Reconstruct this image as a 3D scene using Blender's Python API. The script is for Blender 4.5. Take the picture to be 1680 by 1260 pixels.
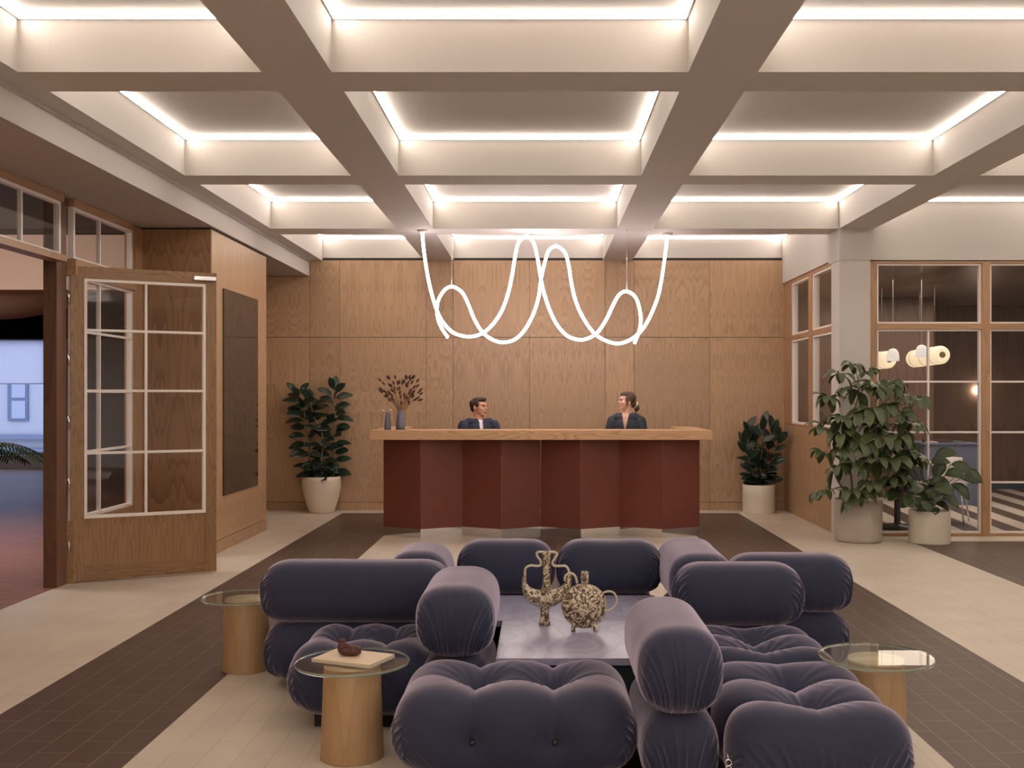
import bpy, bmesh, math, random
import numpy as np
from mathutils import Vector, Matrix, Quaternion

sc = bpy.context.scene
for o in list(bpy.data.objects):
    bpy.data.objects.remove(o, do_unlink=True)
COL = sc.collection

# ------------------------------------------------------------------ camera
cam_d = bpy.data.cameras.new('camera')
cam = bpy.data.objects.new('camera', cam_d)
COL.objects.link(cam)
cam.location = (0, 0, 1.5)
cam.rotation_euler = (math.radians(90), 0, 0)
cam_d.sensor_width = 36
cam_d.lens = 1720 / 1680 * 36
cam_d.shift_x = -48 / 1680
cam_d.shift_y = 20 / 1680
cam_d.clip_start = 0.05
cam_d.clip_end = 200
sc.camera = cam

# ------------------------------------------------------------------ world and exposure
world = bpy.data.worlds.new('world')
sc.world = world
world.use_nodes = True
wb = world.node_tree.nodes['Background']
wb.inputs[0].default_value = (0.66, 0.73, 1.0, 1)
wb.inputs[1].default_value = 1.7
sc.view_settings.view_transform = 'Standard'
sc.view_settings.look = 'None'
sc.view_settings.gamma = 1.0
sc.view_settings.use_curve_mapping = False
sc.view_settings.exposure = 0.5
try:
    sc.cycles.max_bounces = 10
    sc.cycles.diffuse_bounces = 5
    sc.cycles.glossy_bounces = 4
    sc.cycles.transparent_max_bounces = 12
    sc.cycles.sample_clamp_indirect = 6.0
    sc.cycles.caustics_reflective = False
    sc.cycles.caustics_refractive = False
    sc.cycles.use_denoising = True
except Exception:
    pass

LED = 33.0        # cove strips
NEON = 14.0       # suspended neon tube


def area_lamp(name, loc, rot, sx, sy, power, color, label):
    """an added area lamp without a fixture, giving extra brightness"""
    ld = bpy.data.lights.new(name, 'AREA')
    ld.shape = 'RECTANGLE'
    ld.size = sx
    ld.size_y = sy
    ld.energy = power
    ld.color = color
    o = bpy.data.objects.new(name, ld)
    COL.objects.link(o)
    o.location = loc
    o.rotation_euler = rot
    return o


# added fill lamps without fixtures: lounge, room on the left, bay behind the viewer
area_lamp('lounge_fill_light', (5.6, 13.6, 2.9), (0, 0, 0), 3.0, 2.5, 58, (1, .80, .64), '')
area_lamp('side_room_fill_light', (-6.6, 9.0, 3.0), (math.radians(38), 0, 0), 3.0, 1.5, 120, (1, .86, .76), '')
area_lamp('entrance_bay_fill_light', (0.3, -1.2, 3.1), (math.radians(-38), 0, 0), 5.5, 2.2, 400, (1, .92, .87), '')

# ------------------------------------------------------------------ generic helpers


def P(px, py, y):
    """photo pixel at depth y -> point of the place"""
    return Vector(((px - 888) / 1720 * y, y, 1.5 - (py - 650) / 1720 * y))


def link(name, me, mats=None, parent=None):
    o = bpy.data.objects.new(name, me)
    COL.objects.link(o)
    if mats is not None:
        if not isinstance(mats, (list, tuple)):
            mats = [mats]
        for m in mats:
            me.materials.append(m)
    if parent is not None:
        o.parent = parent
    return o


def tag(o, label, cat=None, group=None, kind=None):
    o['label'] = label
    if cat:
        o['category'] = cat
    if group:
        o['group'] = group
    if kind:
        o['kind'] = kind
    return o


def struct(o, label=None):
    o['kind'] = 'structure'
    if label:
        o['label'] = label
    return o


def thing(name, label, cat, loc=(0, 0, 0), rz=0.0, group=None):
    o = bpy.data.objects.new(name, None)
    COL.objects.link(o)
    o.empty_display_size = 0.1
    o.location = loc
    o.rotation_euler = (0, 0, rz)
    return tag(o, label, cat, group)


class MB:
    """collects simple shapes into one mesh"""

    def __init__(self):
        self.bm = bmesh.new()

    def box(self, x0, x1, y0, y1, z0, z1, mi=0, M=None):
        vs = [Vector((x, y, z)) for z in (z0, z1) for y in (y0, y1) for x in (x0, x1)]
        if M is not None:
            vs = [M @ v for v in vs]
        v = [self.bm.verts.new(c) for c in vs]
        for f in ((0, 2, 3, 1), (4, 5, 7, 6), (0, 1, 5, 4), (2, 6, 7, 3), (0, 4, 6, 2), (1, 3, 7, 5)):
            fa = self.bm.faces.new([v[i] for i in f])
            fa.material_index = mi
        return v

    def tube(self, pts, r, seg=10, mi=0, caps=True, closed=False, smooth=True):
        pts = [Vector(p) for p in pts]
        n = len(pts)
        rs = r if isinstance(r, (list, tuple)) else [r] * n
        rings = []
        up = None
        for i, p in enumerate(pts):
            if closed:
                t = (pts[(i + 1) % n] - pts[i - 1])
            else:
                t = (pts[min(i + 1, n - 1)] - pts[max(i - 1, 0)])
            if t.length < 1e-9:
                t = Vector((0, 0, 1))
            t.normalize()
            if up is None:
                up = Vector((0, 0, 1)) if abs(t.z) < .9 else Vector((1, 0, 0))
            a = up - t * up.dot(t)
            if a.length < 1e-6:
                a = Vector((1, 0, 0)) - t * t.x
            a.normalize()
            b = t.cross(a)
            up = a
            rr = rs[i]
            if not isinstance(rr, (tuple, list)):
                rr = (rr, rr)
            rings.append([self.bm.verts.new(p + a * math.cos(2 * math.pi * k / seg) * rr[0] + b * math.sin(2 * math.pi * k / seg) * rr[1]) for k in range(seg)])
        m = n if closed else n - 1
        for i in range(m):
            r0, r1 = rings[i], rings[(i + 1) % n]
            for k in range(seg):
                f = self.bm.faces.new((r0[k], r0[(k + 1) % seg], r1[(k + 1) % seg], r1[k]))
                f.material_index = mi
                f.smooth = smooth
        if caps and not closed:
            for rg, rev in ((rings[0], True), (rings[-1], False)):
                f = self.bm.faces.new(list(reversed(rg)) if rev else rg)
                f.material_index = mi
        return rings

    def lathe(self, prof, cx=0, cy=0, seg=40, mi=0, sy=1.0, smooth=True):
        """prof: (radius, z) list from bottom to top"""
        rings = []
        for r, z in prof:
            if r < 1e-5:
                rings.append([self.bm.verts.new((cx, cy, z))])
            else:
                rings.append([self.bm.verts.new((cx + r * math.cos(2 * math.pi * k / seg), cy + sy * r * math.sin(2 * math.pi * k / seg), z)) for k in range(seg)])
        for a, b in zip(rings, rings[1:]):
            for k in range(seg):
                k2 = (k + 1) % seg
                va = [a[0]] if len(a) == 1 else [a[k], a[k2]]
                vb = [b[0]] if len(b) == 1 else [b[k2], b[k]]
                if len(va) + len(vb) < 3:
                    continue
                f = self.bm.faces.new(va + vb)
                f.smooth = smooth
                f.material_index = mi
        if len(rings[0]) > 1 and prof[0][0] > 0:
            f = self.bm.faces.new(list(reversed(rings[0])))
            f.material_index = mi
        return rings

    def ellipsoid(self, c, r, u=20, v=12, M=None, mi=0):
        c = Vector(c)
        rings = []
        for i in range(v + 1):
            th = math.pi * i / v
            if i in (0, v):
                p = Vector((0, 0, r[2] * math.cos(th)))
                if M is not None:
                    p = M @ p
                rings.append([self.bm.verts.new(c + p)])
            else:
                rg = []
                for k in range(u):
                    ph = 2 * math.pi * k / u
                    p = Vector((r[0] * math.sin(th) * math.cos(ph), r[1] * math.sin(th) * math.sin(ph), r[2] * math.cos(th)))
                    if M is not None:
                        p = M @ p
                    rg.append(self.bm.verts.new(c + p))
                rings.append(rg)
        for a, b in zip(rings, rings[1:]):
            for k in range(u):
                k2 = (k + 1) % u
                va = [a[0]] if len(a) == 1 else [a[k2], a[k]]
                vb = [b[0]] if len(b) == 1 else [b[k], b[k2]]
                f = self.bm.faces.new(va + vb)
                f.smooth = True
                f.material_index = mi

    def build(self, name, mats, parent=None, bevel=0.0):
        me = bpy.data.meshes.new(name)
        self.bm.normal_update()
        self.bm.to_mesh(me)
        self.bm.free()
        o = link(name, me, mats, parent)
        if bevel > 0:
            md = o.modifiers.new('bevel', 'BEVEL')
            md.width = bevel
            md.segments = 2
            md.limit_method = 'ANGLE'
        return o


def spline(pts, n):
    """Catmull-Rom through pts, n samples per span"""
    pts = [Vector(p) for p in pts]
    out = []
    for i in range(len(pts) - 1):
        p0 = pts[max(i - 1, 0)]
        p1, p2 = pts[i], pts[i + 1]
        p3 = pts[min(i + 2, len(pts) - 1)]
        for k in range(n):
            t = k / n
            out.append(0.5 * ((2 * p1) + (p2 - p0) * t + (2 * p0 - 5 * p1 + 4 * p2 - p3) * t * t + (3 * p1 - p0 - 3 * p2 + p3) * t ** 3))
    out.append(pts[-1])
    return out


# ------------------------------------------------------------------ materials


def srgb(r, g, b):
    def f(c):
        c /= 255
        return c / 12.92 if c <= .04045 else ((c + .055) / 1.055) ** 2.4
    return (f(r), f(g), f(b), 1)


def new_mat(name):
    m = bpy.data.materials.new(name)
    m.use_nodes = True
    nt = m.node_tree
    return m, nt, nt.nodes['Principled BSDF']


def N(nt, typ, **kw):
    n = nt.nodes.new(typ)
    for k, v in kw.items():
        setattr(n, k, v)
    return n


def mat(name, col, rough=.6, metal=0.0, spec=.5, noise=0.0, nscale=8.0, bump=0.0, bscale=60.0, coat=0.0):
    m, nt, b = new_mat(name)
    b.inputs['Base Color'].default_value = col
    b.inputs['Roughness'].default_value = rough
    b.inputs['Metallic'].default_value = metal
    b.inputs['Specular IOR Level'].default_value = spec
    b.inputs['Coat Weight'].default_value = coat
    tc = N(nt, 'ShaderNodeTexCoord')
    if noise > 0:
        nz = N(nt, 'ShaderNodeTexNoise')
        nz.inputs['Scale'].default_value = nscale
        nz.inputs['Detail'].default_value = 5
        nt.links.new(tc.outputs['Object'], nz.inputs['Vector'])
        mx = N(nt, 'ShaderNodeMix', data_type='RGBA')
        mx.inputs[6].default_value = tuple(c * (1 - noise) for c in col[:3]) + (1,)
        mx.inputs[7].default_value = tuple(min(1, c * (1 + noise)) for c in col[:3]) + (1,)
        nt.links.new(nz.outputs[0], mx.inputs[0])
        nt.links.new(mx.outputs[2], b.inputs['Base Color'])
    if bump > 0:
        nb = N(nt, 'ShaderNodeTexNoise')
        nb.inputs['Scale'].default_value = bscale
        nb.inputs['Detail'].default_value = 4
        nt.links.new(tc.outputs['Object'], nb.inputs['Vector'])
        bp = N(nt, 'ShaderNodeBump')
        bp.inputs['Strength'].default_value = bump
        bp.inputs['Distance'].default_value = .01
        nt.links.new(nb.outputs[0], bp.inputs['Height'])
        nt.links.new(bp.outputs[0], b.inputs['Normal'])
    return m


def emis(name, col, strength):
    m, nt, b = new_mat(name)
    b.inputs['Base Color'].default_value = (0.3, 0.28, 0.25, 1)
    b.inputs['Emission Color'].default_value = col
    b.inputs['Emission Strength'].default_value = strength
    return m


def wood(name, light, dark, grain='Z', book=0.0, bookaxis='X', rings=12.0, across=5.0, along=.55, rough=.42, contrast=.8, streak=.5, variation=.12, offset=(0, 0, 0)):
    """veneer: contour lines of a stretched noise (cathedral grain), fine pores and a tone per board"""
    m, nt, b = new_mat(name)
    L = nt.links.new
    tc = N(nt, 'ShaderNodeTexCoord')
    geo = N(nt, 'ShaderNodeNewGeometry')
    sep = N(nt, 'ShaderNodeSeparateXYZ')
    L(tc.outputs['Object'], sep.inputs[0])
    comb = N(nt, 'ShaderNodeCombineXYZ')
    for i, ax in enumerate('XYZ'):
        src = sep.outputs[i]
        if book > 0 and ax == bookaxis:
            pp = N(nt, 'ShaderNodeMath', operation='PINGPONG')
            L(src, pp.inputs[0])
            pp.inputs[1].default_value = book
            src = pp.outputs[0]
        L(src, comb.inputs[i])
    rnd = N(nt, 'ShaderNodeMath', operation='MULTIPLY')
    L(geo.outputs['Random Per Island'], rnd.inputs[0])
    rnd.inputs[1].default_value = 37.0
    add = N(nt, 'ShaderNodeVectorMath', operation='ADD')
    L(comb.outputs[0], add.inputs[0])
    L(rnd.outputs[0], add.inputs[1])
    mp = N(nt, 'ShaderNodeMapping')
    s = [across, across, across]
    s['XYZ'.index(grain)] = along
    mp.inputs['Scale'].default_value = s
    mp.inputs['Location'].default_value = offset
    L(add.outputs[0], mp.inputs[0])
    n1 = N(nt, 'ShaderNodeTexNoise')
    n1.inputs['Scale'].default_value = 1.0
    n1.inputs['Detail'].default_value = 1.5
    n1.inputs['Roughness'].default_value = .45
    L(mp.outputs[0], n1.inputs['Vector'])
    mul = N(nt, 'ShaderNodeMath', operation='MULTIPLY')
    L(n1.outputs[0], mul.inputs[0])
    mul.inputs[1].default_value = rings
    fr = N(nt, 'ShaderNodeMath', operation='FRACT')
    L(mul.outputs[0], fr.inputs[0])
    ramp = N(nt, 'ShaderNodeValToRGB')
    e = ramp.color_ramp.elements
    e[0].position = 0
    e[0].color = (1, 1, 1, 1)
    e[1].position = 1
    e[1].color = (0, 0, 0, 1)
    e.new(.55).color = (.75, .75, .75, 1)
    e.new(.97).color = (.15, .15, .15, 1)
    L(fr.outputs[0], ramp.inputs[0])
    mp2 = N(nt, 'ShaderNodeMapping')
    s2 = [170.0] * 3
    s2['XYZ'.index(grain)] = 4.0
    mp2.inputs['Scale'].default_value = s2
    L(add.outputs[0], mp2.inputs[0])
    n2 = N(nt, 'ShaderNodeTexNoise')
    n2.inputs['Scale'].default_value = 1.0
    n2.inputs['Detail'].default_value = 3
    L(mp2.outputs[0], n2.inputs['Vector'])
    mixv = N(nt, 'ShaderNodeMix', data_type='FLOAT')
    mixv.inputs[0].default_value = streak
    L(ramp.outputs[0], mixv.inputs[2])
    L(n2.outputs[0], mixv.inputs[3])
    mc = N(nt, 'ShaderNodeMix', data_type='RGBA')
    mc.inputs[6].default_value = dark
    mc.inputs[7].default_value = light
    mr = N(nt, 'ShaderNodeMapRange')
    mr.inputs['From Min'].default_value = .25
    mr.inputs['From Max'].default_value = .8
    mr.inputs['To Min'].default_value = 1 - contrast
    mr.inputs['To Max'].default_value = 1
    L(mixv.outputs[0], mr.inputs['Value'])
    L(mr.outputs[0], mc.inputs[0])
    # tone: slow blotches plus a tone of its own for each board
    n3 = N(nt, 'ShaderNodeTexNoise')
    n3.inputs['Scale'].default_value = 1.0
    n3.inputs['Detail'].default_value = 2
    mp3 = N(nt, 'ShaderNodeMapping')
    s3 = [3.5] * 3
    s3['XYZ'.index(grain)] = .8
    mp3.inputs['Scale'].default_value = s3
    L(add.outputs[0], mp3.inputs[0])
    L(mp3.outputs[0], n3.inputs['Vector'])
    ad2 = N(nt, 'ShaderNodeMath', operation='ADD')
    L(n3.outputs[0], ad2.inputs[0])
    L(geo.outputs['Random Per Island'], ad2.inputs[1])
    mr2 = N(nt, 'ShaderNodeMapRange')
    mr2.inputs['From Min'].default_value = .3
    mr2.inputs['From Max'].default_value = 1.7
    mr2.inputs['To Min'].default_value = 1 - variation
    mr2.inputs['To Max'].default_value = 1 + variation
    L(ad2.outputs[0], mr2.inputs['Value'])
    hsv = N(nt, 'ShaderNodeHueSaturation')
    L(mc.outputs[2], hsv.inputs['Color'])
    L(mr2.outputs[0], hsv.inputs['Value'])
    L(hsv.outputs[0], b.inputs['Base Color'])
    b.inputs['Roughness'].default_value = rough
    bp = N(nt, 'ShaderNodeBump')
    bp.inputs['Strength'].default_value = .08
    bp.inputs['Distance'].default_value = .004
    L(n2.outputs[0], bp.inputs['Height'])
    L(bp.outputs[0], b.inputs['Normal'])
    return m


def pane_glass(name, tint=(1, 1, 1, 1), ior=1.5, rough=0.0, gain=1.0):
    m = bpy.data.materials.new(name)
    m.use_nodes = True
    nt = m.node_tree
    nt.nodes.clear()
    out = N(nt, 'ShaderNodeOutputMaterial')
    tr = N(nt, 'ShaderNodeBsdfTransparent')
    tr.inputs[0].default_value = tint
    gl = N(nt, 'ShaderNodeBsdfGlossy')
    gl.inputs['Roughness'].default_value = rough
    fr = N(nt, 'ShaderNodeFresnel')
    fr.inputs[0].default_value = ior
    mu = N(nt, 'ShaderNodeMath', operation='MULTIPLY')
    ge = N(nt, 'ShaderNodeNewGeometry')
    inv = N(nt, 'ShaderNodeMath', operation='SUBTRACT')
    inv.inputs[0].default_value = gain
    nt.links.new(ge.outputs['Backfacing'], inv.inputs[1])
    inv.use_clamp = True
    nt.links.new(fr.outputs[0], mu.inputs[0])
    nt.links.new(inv.outputs[0], mu.inputs[1])
    mx = N(nt, 'ShaderNodeMixShader')
    nt.links.new(mu.outputs[0], mx.inputs[0])
    nt.links.new(tr.outputs[0], mx.inputs[1])
    nt.links.new(gl.outputs[0], mx.inputs[2])
    nt.links.new(mx.outputs[0], out.inputs[0])
    return m


M_paint = mat('ceiling_paint', (.54, .505, .475, 1), .75, bump=.03, bscale=14)
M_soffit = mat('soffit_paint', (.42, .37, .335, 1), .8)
M_white = mat('white_frame_paint', (.80, .74, .70, 1), .45)
M_dark = mat('dark_reveal', (.02, .016, .014, 1), .7)
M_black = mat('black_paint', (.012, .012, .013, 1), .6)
oak_l, oak_d = (.45, .29, .168, 1), (.25, .142, .073, 1)
M_oak_wall = wood('oak_veneer_wall', oak_l, oak_d, 'Z', book=.155, bookaxis='X', rings=20, across=6.5, along=.7, contrast=.75, streak=.55, variation=.10)
M_oak_side = wood('oak_veneer_side', oak_l, oak_d, 'Z', book=.155, bookaxis='Y', rings=20, across=6.5, along=.7, contrast=.75, streak=.55, variation=.08)
M_oak_door = wood('oak_door', (.29, .16, .072, 1), (.125, .06, .025, 1), 'Z', rings=16, across=13, along=1.1, contrast=.75, streak=.45, variation=.10, rough=.4)
M_oak_doorx = wood('oak_door_rail', (.29, .16, .072, 1), (.125, .06, .025, 1), 'X', rings=16, across=13, along=1.1, contrast=.75, streak=.45, variation=.10, rough=.4)
M_oak_panel = wood('oak_door_panel', (.31, .17, .077, 1), (.15, .07, .028, 1), 'Z', book=.13, bookaxis='X', rings=14, across=9, along=1.1, contrast=.75, streak=.5, variation=.06, rough=.4)
M_oak_frame = wood('oak_frame', (.40, .235, .125, 1), (.25, .135, .065, 1), 'Z', rings=10, across=8, along=.5, contrast=.7)
M_oak_framex = wood('oak_frame_rail', (.40, .235, .125, 1), (.25, .135, .065, 1), 'X', rings=10, across=8, along=.5, contrast=.7)
M_oak_framey = wood('oak_frame_sill', (.40, .235, .125, 1), (.25, .135, .065, 1), 'Y', rings=10, across=8, along=.5, contrast=.7)
M_oak_top = wood('oak_counter_top', (.56, .34, .185, 1), (.36, .19, .09, 1), 'X', rings=16, across=9, along=.9, contrast=.85, streak=.35, variation=.06)
M_oak_pale = wood('oak_table_base', (.42, .275, .15, 1), (.30, .18, .09, 1), 'Z', rings=8, across=9, along=.5, contrast=.7, streak=.65, variation=.05)
M_oak_paletop = wood('oak_table_cap', (.80, .62, .42, 1), (.72, .53, .34, 1), 'X', rings=8, across=9, along=.5, contrast=.7, streak=.65, variation=.05)
M_walnut = wood('dark_lounge_panelling', (.17, .10, .075, 1), (.09, .05, .038, 1), 'Z', book=.2, bookaxis='X', rings=8, across=4, along=.4, contrast=.8, streak=.5, variation=.14)
M_walnut_ceil = wood('dark_lounge_ceiling', (.20, .135, .10, 1), (.13, .08, .06, 1), 'X', rings=8, across=3, along=.4, rough=.3)
M_post = wood('dark_door_post', (.17, .085, .05, 1), (.10, .045, .027, 1), 'Z', rings=8, across=8, along=.4, contrast=.7)
M_glass = pane_glass('window_glass', (.97, .97, .97, 1), 1.5, 0, 1.0)
M_glass_dbl = pane_glass('double_glazing', (.95, .95, .95, 1), 1.8, 0, 1.0)
M_blueoak = wood('blue_stained_oak', (.39, .375, .52, 1), (.25, .24, .36, 1), 'Y', rings=13, across=3.2, along=1.6, contrast=.8, streak=.4, variation=.03, rough=.3)
M_led = emis('warm_led', (1, .89, .78, 1), LED)
M_neon = emis('neon_white', (1, .86, .88, 1), NEON)
M_ox = mat('oxblood_lacquer', (.15, .038, .025, 1), .36, noise=.15, nscale=3, bump=.02, bscale=200)
M_mirror = mat('polished_steel', (.75, .73, .72, 1), .06, metal=1.0)
M_chrome = mat('chrome', (.8, .8, .8, 1), .18, metal=1.0)
M_screen = mat('dark_glossy_glass', (.022, .014, .012, 1), .03, spec=1.0)


def floor_material():
    m, nt, b = new_mat('tiled_floor')
    L = nt.links.new
    tc = N(nt, 'ShaderNodeTexCoord')
    sep = N(nt, 'ShaderNodeSeparateXYZ')
    L(tc.outputs['Object'], sep.inputs[0])
    # swap so that the tiles run in depth
    sw = N(nt, 'ShaderNodeCombineXYZ')
    L(sep.outputs[1], sw.inputs[0])
    L(sep.outputs[0], sw.inputs[1])

    def brick(c1, c2, mc, ms):
        br = N(nt, 'ShaderNodeTexBrick')
        br.inputs['Scale'].default_value = 1.0
        br.inputs['Brick Width'].default_value = .2867
        br.inputs['Row Height'].default_value = .14333
        br.inputs['Mortar Size'].default_value = ms
        br.inputs['Mortar Smooth'].default_value = .3
        br.inputs['Color1'].default_value = c1
        br.inputs['Color2'].default_value = c2
        br.inputs['Mortar'].default_value = mc
        mp = N(nt, 'ShaderNodeMapping')
        mp.inputs['Location'].default_value = (0.03, 1.692 % .14333, 0)
        L(sw.outputs[0], mp.inputs[0])
        L(mp.outputs[0], br.inputs['Vector'])
        return br
    light = brick((.66, .58, .485, 1), (.63, .555, .465, 1), (.43, .365, .30, 1), .0014)
    dark = brick((.098, .058, .044, 1), (.088, .051, .038, 1), (.36, .25, .20, 1), .0016)
    nz = N(nt, 'ShaderNodeTexNoise')
    nz.inputs['Scale'].default_value = 2.2
    nz.inputs['Detail'].default_value = 6
    L(tc.outputs['Object'], nz.inputs['Vector'])

    def gate(sock, lo, hi):
        a = N(nt, 'ShaderNodeMath', operation='GREATER_THAN')
        L(sock, a.inputs[0])
        a.inputs[1].default_value = lo
        c = N(nt, 'ShaderNodeMath', operation='LESS_THAN')
        L(sock, c.inputs[0])
        c.inputs[1].default_value = hi
        d = N(nt, 'ShaderNodeMath', operation='MULTIPLY')
        L(a.outputs[0], d.inputs[0])
        L(c.outputs[0], d.inputs[1])
        return d.outputs[0]

    def rect(x0, x1, y0, y1):
        d = N(nt, 'ShaderNodeMath', operation='MULTIPLY')
        L(gate(sep.outputs[0], x0, x1), d.inputs[0])
        L(gate(sep.outputs[1], y0, y1), d.inputs[1])
        return d.outputs[0]
    acc = None
    for r in ((-2.552, -1.692, -6, 13.45), (1.668, 2.528, -6, 13.45), (-2.552, 2.528, 11.3, 13.45), (-.42, .44, -6, 11.4), (3.80, 4.62, -6, 10.84), (3.80, 8, 9.98, 10.84)):
        s = rect(*r)
        if acc is None:
            acc = s
        else:
            mxn = N(nt, 'ShaderNodeMath', operation='MAXIMUM')
            L(acc, mxn.inputs[0])
            L(s, mxn.inputs[1])
            acc = mxn.outputs[0]
    mx = N(nt, 'ShaderNodeMix', data_type='RGBA')
    L(acc, mx.inputs[0])
    L(light.outputs[0], mx.inputs[6])
    L(dark.outputs[0], mx.inputs[7])
    mr = N(nt, 'ShaderNodeMapRange')
    mr.inputs['From Min'].default_value = .3
    mr.inputs['From Max'].default_value = .7
    mr.inputs['To Min'].default_value = .93
    mr.inputs['To Max'].default_value = 1.06
    L(nz.outputs[0], mr.inputs['Value'])
    hs = N(nt, 'ShaderNodeHueSaturation')
    L(mx.outputs[2], hs.inputs['Color'])
    L(mr.outputs[0], hs.inputs['Value'])
    L(hs.outputs[0], b.inputs['Base Color'])
    b.inputs['Roughness'].default_value = .42
    b.inputs['Specular IOR Level'].default_value = .4
    return m


M_floor = floor_material()


def stripe_floor():
    m, nt, b = new_mat('striped_floor')
    L = nt.links.new
    tc = N(nt, 'ShaderNodeTexCoord')
    mp = N(nt, 'ShaderNodeMapping')
    mp.inputs['Rotation'].default_value = (0, 0, math.radians(6))
    L(tc.outputs['Object'], mp.inputs[0])
    sep = N(nt, 'ShaderNodeSeparateXYZ')
    L(mp.outputs[0], sep.inputs[0])
    d = N(nt, 'ShaderNodeMath', operation='DIVIDE')
    L(sep.outputs[0], d.inputs[0])
    d.inputs[1].default_value = .46
    f = N(nt, 'ShaderNodeMath', operation='FRACT')
    L(d.outputs[0], f.inputs[0])
    g = N(nt, 'ShaderNodeMath', operation='GREATER_THAN')
    L(f.outputs[0], g.inputs[0])
    g.inputs[1].default_value = .5
    mx = N(nt, 'ShaderNodeMix', data_type='RGBA')
    L(g.outputs[0], mx.inputs[0])
    mx.inputs[6].default_value = (.62, .56, .50, 1)
    mx.inputs[7].default_value = (.095, .07, .062, 1)
    L(mx.outputs[2], b.inputs['Base Color'])
    b.inputs['Roughness'].default_value = .4
    return m


M_stripe = stripe_floor()
M_redfloor = wood('reddish_plank_floor', (.34, .15, .095, 1), (.18, .075, .05, 1), 'X', rings=6, across=9, along=.6, rough=.36, variation=.2)
# ================================================================== the room shell
YB = 13.85      # back wall
m = MB()
m.box(-3.80, 7.3, -4.0, 13.9, -.06, 0)
struct(m.build('floor', M_floor), 'pale tiled floor crossed by dark brown tile bands')
m = MB()
m.box(3.26, 9.0, 11.34, 17.0, -.06, .003)
struct(m.build('floor', M_stripe), 'striped floor of the lounge behind the glass')
m = MB()
m.box(-18, -3.80, -4.0, 22.0, -.06, .0)
struct(m.build('floor', M_redfloor), 'reddish plank floor beyond the open door')

# --- coffered ceiling: beams, soffit, slab
ZB, ZC = 3.29, 3.605
m = MB()
m.box(-3.06, 7.3, -4.0, 13.9, ZC, 3.8)
for x0, x1 in ((-1.543, -1.158), (.812, 1.195), (5.53, 5.91)):
    m.box(x0, x1, -4.0, 13.9 if x0 < 2 else 11.2, ZB, ZC)
m.box(3.18, 3.555, -4.0, 11.2, ZB, ZC)
m.box(-3.056, -2.89, -4.0, 13.9, ZB, ZC)
yb = [(-4.0, -3.6), (-2.34, -1.97), (.37, .74), (3.08, 3.45), (5.79, 6.16), (8.505, 8.87), (11.2, 11.6)]
xs_gap = [(-2.89, -1.543), (-1.158, .812), (1.195, 3.18), (3.555, 5.53), (5.91, 7.3)]
for y0, y1 in yb:
    for k, (x0, x1) in enumerate(xs_gap):
        if y0 > 11 and k > 2:
            continue
        m.box(x0, x1, y0, y1, ZB, ZC)
struct(m.build('ceiling', M_paint), 'white coffered ceiling of square beams')
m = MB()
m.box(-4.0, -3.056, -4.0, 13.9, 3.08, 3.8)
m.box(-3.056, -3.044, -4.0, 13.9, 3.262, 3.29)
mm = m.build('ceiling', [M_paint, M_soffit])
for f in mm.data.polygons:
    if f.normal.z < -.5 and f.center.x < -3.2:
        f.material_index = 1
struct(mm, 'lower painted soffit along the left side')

# --- cove light strips, one per coffer
COVE_Y = [(-1.97, .37, None), (.74, 3.08, None), (3.45, 5.79, 'nearest row'), (6.16, 8.505, 'second row'), (8.87, 11.2, 'third row'), (11.6, 13.85, 'last row')]
COVE_X = [(-2.89, -1.543, 'in the narrow left coffer column'), (-1.158, .812, 'in the middle coffer column'), (1.195, 3.18, 'in the coffer column right of middle'), (3.555, 5.53, 'in the rightmost coffer column'), (5.91, 7.3, '')]
for r, (y0, y1, rn) in enumerate(COVE_Y):
    for c, (x0, x1, cn) in enumerate(COVE_X):
        if c >= 3 and r == 5:
            continue
        t, h0, h1 = .02, ZC - .026, ZC - .002
        bm = bmesh.new()
        loops = []
        for off, z in ((0, h0), (t * .7, h0), (t * .7, h1), (0, h1)):
            loops.append([bm.verts.new(v) for v in ((x0 + off, y0 + off, z), (x1 - off, y0 + off, z), (x1 - off, y1 - off, z), (x0 + off, y1 - off, z))])
        for i in range(4):
            for k in range(4):
                f = bm.faces.new((loops[i][(k + 1) % 4], loops[i][k], loops[(i + 1) % 4][k], loops[(i + 1) % 4][(k + 1) % 4]))
                f.material_index = 0 if i == 1 else 1
        bmesh.ops.recalc_face_normals(bm, faces=bm.faces[:])
        me = bpy.data.meshes.new('cove_light')
        bm.to_mesh(me)
        bm.free()
        o = link('cove_light', me, [M_led, M_paint])
        if rn and c < 4:
            lab = 'glowing cove strip %s, %s' % (cn, rn)
        else:
            lab = 'warm glowing cove strip in a coffer outside the picture, near %.0f %.0f' % (x0, y0)
            lab = 'warm glowing cove strip in a ceiling coffer outside the picture'
        tag(o, lab, 'light', 'ceiling cove lights')

# --- back wall of oak veneer panels
m = MB()
m.box(-4.0, 3.3, YB, YB + .2, 0, 3.7)
struct(m.build('wall_back', M_dark), 'back wall behind the oak panels')
m = MB()
m.box(-3.056, 3.18, YB - .012, YB, 3.325, ZC)
struct(m.build('trim_1', M_paint), 'white band above the oak panelling')
seams = [-3.9, -3.05, -2.657, -1.518, -1.16, -.153, .841, 1.224, 2.218, 3.205]
m = MB()
g = .004
for a, b_ in zip(seams, seams[1:]):
    top = 3.29 if a > -3.06 else 3.075
    for z0, z1 in ((.002, .100), (.106, 2.274), (2.280, top)):
        m.box(a + g / 2, b_ - g / 2, YB - .028, YB - .001, z0, z1)
struct(m.build('wall_back', M_oak_wall), 'light oak panelled wall behind the reception desk')

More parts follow.
